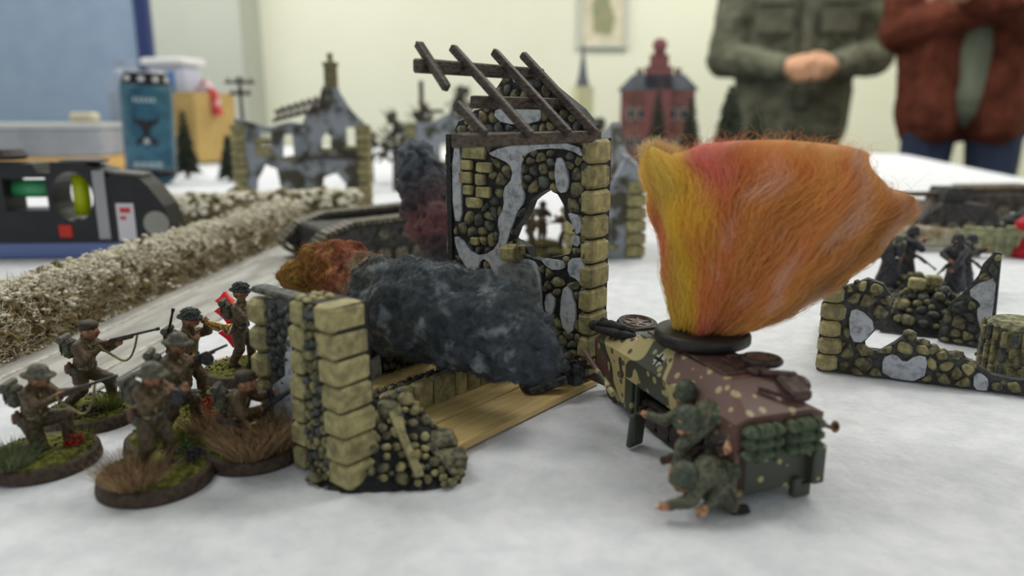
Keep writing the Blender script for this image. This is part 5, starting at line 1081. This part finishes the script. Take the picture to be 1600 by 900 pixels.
stonework(rnd, XZ(0, -1), (min(p[0] for p in wo), 0, max(p[0] for p in wo), 50), [wo], [rp_], 4.2, 0, 1.4, FIELD, mw)
# rubble mound
def mound(name, label, loc, rx, ry, h, k, rmin, rmax, seed, rz=0, mats=FIELD):
    rg = random.Random(seed); t = thing(name, label, 'rubble', loc, rz); f = lambda x, y: h * max(0, 1 - (x / rx) ** 2 - (y / ry) ** 2) ** .8 * (.75 + .5 * mnoise.noise(Vector((x * .12, y * .12, seed))))
    N = 18; mb = MB(); v = [(-rx + 2 * rx * i / N, -ry + 2 * ry * j / N, f(-rx + 2 * rx * i / N, -ry + 2 * ry * j / N) - .4) for j in range(N + 1) for i in range(N + 1)]
    mb.add(v, [(j * (N + 1) + i, j * (N + 1) + i + 1, (j + 1) * (N + 1) + i + 1, (j + 1) * (N + 1) + i) for j in range(N) for i in range(N)]); mb.build('rubble_core', MORTAR, t, smooth=True, fix=False); n = 0; pl_ = []
    while n < k and len(pl_) < 6000:
        pl_.append(1); a, q = rg.uniform(0, 6.28), math.sqrt(rg.random()) * .97; x, y = rx * q * math.cos(a), ry * q * math.sin(a); r = rg.uniform(rmin, rmax)
        if any(isinstance(o_, tuple) and (o_[0] - x) ** 2 + (o_[1] - y) ** 2 < (.75 * (o_[2] + r)) ** 2 for o_ in pl_): continue
        pl_.append((x, y, r)); rock((x, y, f(x, y) + r * .25), r, rg).build('stone', rg.choice(mats), t, smooth=True); n += 1
    return t
mound('rubble_mound', 'mound of broken yellow and grey stones inside the low enclosure', G(1468, 522) + Vector((0, 12, 0)), 24, 17, 17, 90, 1.3, 3.0, 5, RRz)
for i, c in enumerate(((-4, -1, 17), (2, 2, 18), (-9, -6, 9))): block(c, (6, 4, 4.5), QUOIN[i % 2], bpy.data.objects['rubble_mound'], 'squared_stone')
mound('rubble_pile', 'small grey rubble pile between the dark coated figures', G(1442, 470) + Vector((0, 4, 0)), 16, 12, 13, 40, 1.2, 2.6, 8, 0, FIELD[1:])
# split log stack and dark planks at the right edge
lg = thing('bark_stump', 'squat stump of ridged pale bark standing at the right edge', 'stump', G(1588, 596) + Vector((2, 5, 0)), .3)
lb = MB().lathe((0, 0, 0), [(9.5, 0), (9.6, 8), (9.0, 17), (7.5, 18.6), (0, 19)], 22); lb.build('core', M('pale_bark', (150, 146, 108), .8, (70, 72, 62), .5, .6), lg)
for i in range(22):
    a = i * 6.283 / 22
    for z in (3, 9, 14.6): MB().box((9.7 * math.cos(a), 9.7 * math.sin(a), z + rnd.uniform(-1, 1)), (1.5, 1.9, 5.6), rotz(a), bev=.5).build('bark_ridge', FIELD[2] if (i + int(z)) % 3 else FIELD[1], lg)
for i, (p, q, w) in enumerate((((1532, 585), (1604, 596), 6), ((1552, 572), (1600, 590), 5))):
    a, b = G(*p), G(*q); a.z = 5 - i * 2.2; b.z = 4 - i * 1.5; o = MB().box((a + b) / 2 + Vector((0, 2 + i * 6, 0)), ((b - a).length, w, 1.4), Rot(b - a) @ Matrix.Rotation(.5, 3, 'X'), bev=.3).build('dark_plank', BEAM); tag(o, ['dark brown plank lying along the low enclosure wall', 'shorter dark plank sloping against the bark stump'][i], 'plank', 'dark planks by the stump')

# dark coated figures
for i, (u, v, sc_, rz, ov, lab) in enumerate(((1384, 462, 1.02, 2.6, dict(lh=(6, .6, 14), rh=(4.9, -1.4, 15)), 'dark grey coated figure with an upright rifle, nearest the wool flames'), (1410, 452, 1.05, .3, {}, 'dark grey figure in round helmet right behind the upright rifle'), (1488, 462, 1.0, -2.4, dict(lh=(6, .6, 12), rh=(4.9, -1.4, 15)), 'dark figure in a long flared greatcoat standing alone'), (1500, 452, .92, -.6, {}, 'smaller dark figure behind the flared greatcoat'))):
    s_ = soldier(lab, None, STAND, ov, rz=rz, helmet='steel', weapon='rifle', gunline=((3, -1, 14), (4.5, -.4, 29)) if i in (0,) else ((2, -1, 15), (11, -4, 8)), coat=(72, 72, 78), trous=(62, 62, 68), base=False, seed=40 + i, group='dark coated figures in the enclosure', at=G(u, v), basez=.4, scale=sc_ * 1.12, voxel=.45)
    MB().lathe((0, 0, 0), [(5.6, 2.6), (4.6, 7), (3.6, 11), (2.9, 14)], 14, sy=.85).build('greatcoat_skirt', M('dark_greatcoat', (70, 70, 76), .7, (44, 44, 50), .8, .4), s_, smooth=True)
    for c in list(s_.children):
        if c.name.startswith(('helmet', 'webbing', 'backpack')):
            c.data = c.data.copy(); c.data.materials.clear(); c.data.materials.append(M('dark_greatcoat', (0, 0, 0)))
# soldiers seen through the shell hole
for i, (u, v, rz) in enumerate(((828, 402, .4), (885, 398, 2.4), (846, 385, 1.2))):
    soldier(['brown soldier seen through the shell hole, left of the opening', 'brown soldier at the right side of the shell hole', 'brown soldier furthest back through the shell hole'][i], None, STAND, None, rz=rz, seed=50 + i, at=G(u, v), voxel=.55, group='soldiers beyond the shell hole', tufts=(('dead', -4, -5, 3, 4, 120),))

# far right clutter
gt = thing('field_gun_vehicle', 'dark armoured vehicle with a long gun barrel pointing left, beyond the enclosure', 'model vehicle', G(1493, 372) + Vector((0, 14, 0)), math.radians(8))
MB().prism([(-26, 4), (24, 4), (30, 12), (22, 22), (-14, 24), (-30, 14)], -14, 14, XZ(0, -1)).build('hull', TNK, gt); MB().prism([(-12, 24), (14, 24), (10, 34), (-8, 34)], -9, 9, XZ(0, -1)).build('turret', TNK, gt); MB().tube([(-10, 0, 29), (-62, -4, 30)], [2, 1.5], 8).tube([(-60, -4, 30), (-66, -4.4, 30)], 2.4, 8).build('gun_barrel', M('warm_metal', (92, 76, 64), .5), gt)
for y in (-14, 14):
    for i in range(4): MB().lathe((-20 + i * 13, y, 6), [(0, -2), (5.4, -2), (6, 0), (5.4, 2), (0, 2)], 14, Matrix.Rotation(math.pi / 2, 3, 'X')).build('road_wheel', TRK, gt)
fc = thing('timber_barricade', 'pale green-grey plank barricade left of the red marker', 'barricade', G(1545, 402) + Vector((0, 3, 0)), -.1)
for i in range(7): MB().box((-18 + i * 6, 0, 8.5 + (i % 2)), (5, 3, 16 + (i % 3)), bev=.5).build('plank', M('pale_timber', (168, 168, 128), .8, (116, 118, 92), .2), fc)
MB().box((0, -2.2, 14), (42, 1.6, 3)).build('rail', M('pale_timber', (0, 0, 0)), fc)
lgs = MB().tube([(-26, 0, 7), (0, 1, 8), (28, 0, 6.5)], [6, 7.4, 5.6], 14); o = on('snowy_log', 'snow dusted brown log lying before the dark vehicle', 'log', lgs, M('snowy_log', (196, 192, 174), .9, (128, 108, 78), .12, .4), G(1440, 392) + Vector((0, 6, 0)), -.12)
rmk = thing('red_marker', 'bright crimson plastic marker at the right edge', 'marker', G(1594, 402) + Vector((6, 3, 0)), 0); MB().lathe((0, 0, 0), [(11, 0), (12, 3), (9, 6), (7, 14), (9, 19), (5, 24), (0, 25)], 20).build('marker_body', M('crimson_plastic', (208, 34, 60), .3, translucent=.3), rmk, smooth=True)
wr = thing('wrecked_truck', 'dark burnt wagon heaped with grey debris at the right edge', 'model vehicle', G(1560, 348) + Vector((10, 12, 0)), .15)
MB().box((-6, 0, 16), (78, 30, 16), bev=2).build('wagon_body', M('umber_wagon', (84, 74, 66), .7, (50, 46, 44), .15), wr); MB().box((-10, 0, 27), (60, 24, 4), bev=1).build('wagon_top', M('tan_wagon', (120, 102, 80), .7, (80, 70, 58), .15), wr)
for i in range(4): MB().lathe((-34 + i * 19, -16, 7), [(0, -2), (6.5, -2), (7, 0), (6.5, 2), (0, 2)], 14, Matrix.Rotation(math.pi / 2, 3, 'X')).build('wheel', TRK, wr)
mound('snowy_debris', 'heap of grey and white debris above the crimson marker', G(1590, 372) + Vector((12, 10, 0)), 26, 14, 18, 40, 2, 4.4, 12, 0, [FIELD[1], PLASTER, M('pale_rubble', (200, 202, 206), .8), FIELD[3]])

# picture on the far wall
pc = thing('framed_picture', 'small pale framed picture of a garden figure on the back wall', 'picture', (A(946, 20, 3700).x, 3996, A(946, 20, 3700).z), 0)
MB().prism([(-128, -160), (128, -160), (128, 180), (-128, 180)], 0, 22, XZ(0, -1), [[(-112, -144), (112, -144), (112, 164), (-112, 164)]]).build('frame', M('silver_frame', (206, 210, 202), .4), pc)
MB().box((0, -6, 10), (224, 6, 308)).build('print', M('pale_print', (226, 214, 192), .7, (204, 200, 176), .01, contrast=(.4, .6)), pc)
MB().prism([(-50, -90), (40, -96), (60, -20), (30, 60), (40, 130), (-20, 150), (-60, 60)], 9.2, 10, XZ(0, -1)).build('painted_shape', M('print_olive', (164, 158, 122), .8, (140, 150, 120), .02), pc)

# ---------------------------------------------------------------- the two onlookers
JK = M('jacket_cloth', (255, 255, 255), .85, (196, 196, 196), .02, .4, attr=True, bscale=.05, bdist=6, spec=.15)
FLESH = (206, 158, 128)
def onlooker(label, loc, rz, coat, shirt, jeans, arms, hands, hem, open_front=None, hair_c=(70, 52, 40), pockets=False):
    t = thing('person', label, 'person', loc, rz); V = Vector; P = []; a = lambda p, q, r0, r1, c: P.append((p, q, r0, r1, c))
    for s in (-1, 1):
        a((s * 90, 0, 930), (s * 105, -5, 510), 92, 62, jeans); a((s * 105, -5, 510), (s * 110, 15, 110), 62, 44, jeans); a((s * 110, 10, 50), (s * 118, -150, 40), 46, 40, (50, 44, 40))
    a((0, 0, 960), (0, 0, 1180), 118, 114, shirt); a((-60, 0, 1300), (60, 0, 1300), 108, 108, shirt); a((0, 5, 1380), (0, -5, 1520), 70, 58, FLESH)
    a((0, -10, 1590), (0, -12, 1650), 82, 84, FLESH); a((0, -50, 1560), (0, -60, 1535), 55, 42, FLESH); a((0, -100, 1600), (0, -108, 1580), 12, 15, FLESH)
    for s in (-1, 1):
        a((s * 30, -88, 1618), (s * 31, -89, 1618), 11, 11, (236, 232, 226)); a((s * 30, -97, 1618), (s * 30, -98, 1618), 6, 6, (50, 40, 34)); a((s * 82, -5, 1605), (s * 84, -3, 1585), 16, 13, FLESH)
    a((-20, -92, 1545), (20, -92, 1545), 8, 8, (168, 96, 84))
    for (el, ha), hn_ in zip(arms, hands):
        el, ha = V(el), V(ha); s = 1 if el.x > 0 else -1; a((s * 185, 5, 1400), tuple(el), 52, 44, shirt); a(tuple(el), tuple(ha), 44, 30, FLESH)
        u = (ha - el).normalized(); fd, up = V(hn_[0]).normalized(), V(hn_[1]).normalized(); a(tuple(ha), tuple(ha + u * 45), 32, 30, FLESH); a(tuple(ha + u * 50 - up * 22), tuple(ha + u * 50 + up * 22), 22, 22, FLESH)
        for k_ in range(4):
            b = ha + u * 75 + up * (27 - 18 * k_); m = b + (u * .4 + fd).normalized() * (34 - 3 * abs(k_ - 1)); a(tuple(b), tuple(m), 10.5, 9.5, FLESH); a(tuple(m), tuple(m + fd * (28 - 3 * abs(k_ - 1)) - u * 8), 9.5, 8, FLESH)
        a(tuple(ha + u * 30 + up * 34), tuple(ha + u * 62 + up * 46 + fd * 30), 12, 9.5, FLESH)
    fused('body', P, M('person_cloth', (255, 255, 255), .8, attr=True, spec=.2), t, 9)
    J = []; b = lambda p, q, r0, r1, c=coat: J.append((p, q, r0, r1, c)); fw = open_front or 0
    for s in (-1, 1):
        b((s * (85 + fw), 15, hem + 60), (s * (95 + fw * .6), 10, 1130), 118, 116); b((s * 90, 10, 1130), (s * 100, 8, 1310), 118, 118); b((s * 100, 5, 1340), (s * 185, 5, 1395), 100, 76); b((s * 70, 10, 1405), (s * 62, 0, 1440), 46, 40)
        if not fw: b((s * 30, -22, hem + 60), (s * 30, -20, 1390), 112, 100)
        else: b((s * (84 + fw * .8), -58, hem + 40), (s * 88, -58, 1370), 72, 66)
    b((0, 62, hem + 60), (0, 40, 1380), 90, 92)
    for el, ha in arms:
        el, ha = V(el), V(ha); s = 1 if el.x > 0 else -1; b((s * 190, 5, 1395), tuple(el), 74, 66); b(tuple(el), tuple(ha - (ha - el) * .08), 66, 47)
    dark = tuple(int(c * .82) for c in coat)
    jk = fused('jacket', J, JK, t, 9, amp=9, nscale=.012, smooth_iter=2)
    pm = M('pocket_%d' % coat[0], coat, .85, dark, .02)
    if pockets:
        for s in (-1, 1): f = MB().box((s * 105, -136, 1215), (120, 16, 120), bev=8).build('chest_pocket', pm, jk); MB().box((s * 105, -148, 1268), (126, 10, 40), bev=5).build('pocket_flap', pm, f)
        MB().box((0, -146, 1150), (36, 10, 470), bev=4).build('placket', pm, jk)
    MB().tube([(-70, -70, 1425), (-85, 10, 1450), (0, 75, 1460), (85, 10, 1450), (70, -70, 1425)], 26, 8).build('collar', pm, jk)
    hh = [((0, 12, 1640), (0, 5, 1690), 92, 84, hair_c), ((0, 45, 1600), (0, 40, 1660), 72, 78, hair_c)]
    fused('hair', hh, M('hair', (255, 255, 255), .8, (150, 150, 150), .05, .5, attr=True), t, 10, amp=5, nscale=.05)
    return t
P1 = A(1254, 110, 2580)
onlooker('person in an olive green button jacket with hands clasped at the waist', (P1.x, P1.y + 80, -800), math.radians(-8), (116, 117, 100), (100, 102, 88), (60, 62, 66), (((-252, -25, 1085), (-72, -215, 1040)), ((262, -25, 1085), (72, -215, 1045))), (((.8, -.35, .1), (0, .2, 1)), ((-.8, -.5, .1), (0, .2, 1))), 790, None, pockets=True)
P2 = A(1540, 60, 2120)
onlooker('person in an open rust brown shirt jacket with folded arms and dark blue jeans', (P2.x, P2.y + 60, -800), math.radians(-24), (112, 60, 46), (128, 134, 116), (54, 62, 86), (((-215, -30, 1130), (90, -215, 1195)), ((225, -30, 1120), (-60, -235, 1205))), (((.8, -.1, -.3), (0, .3, 1)), ((-.8, -.1, -.3), (0, .3, 1))), 830, 5); bpy.data.objects['person.001'].scale = (.92, 1, 1)
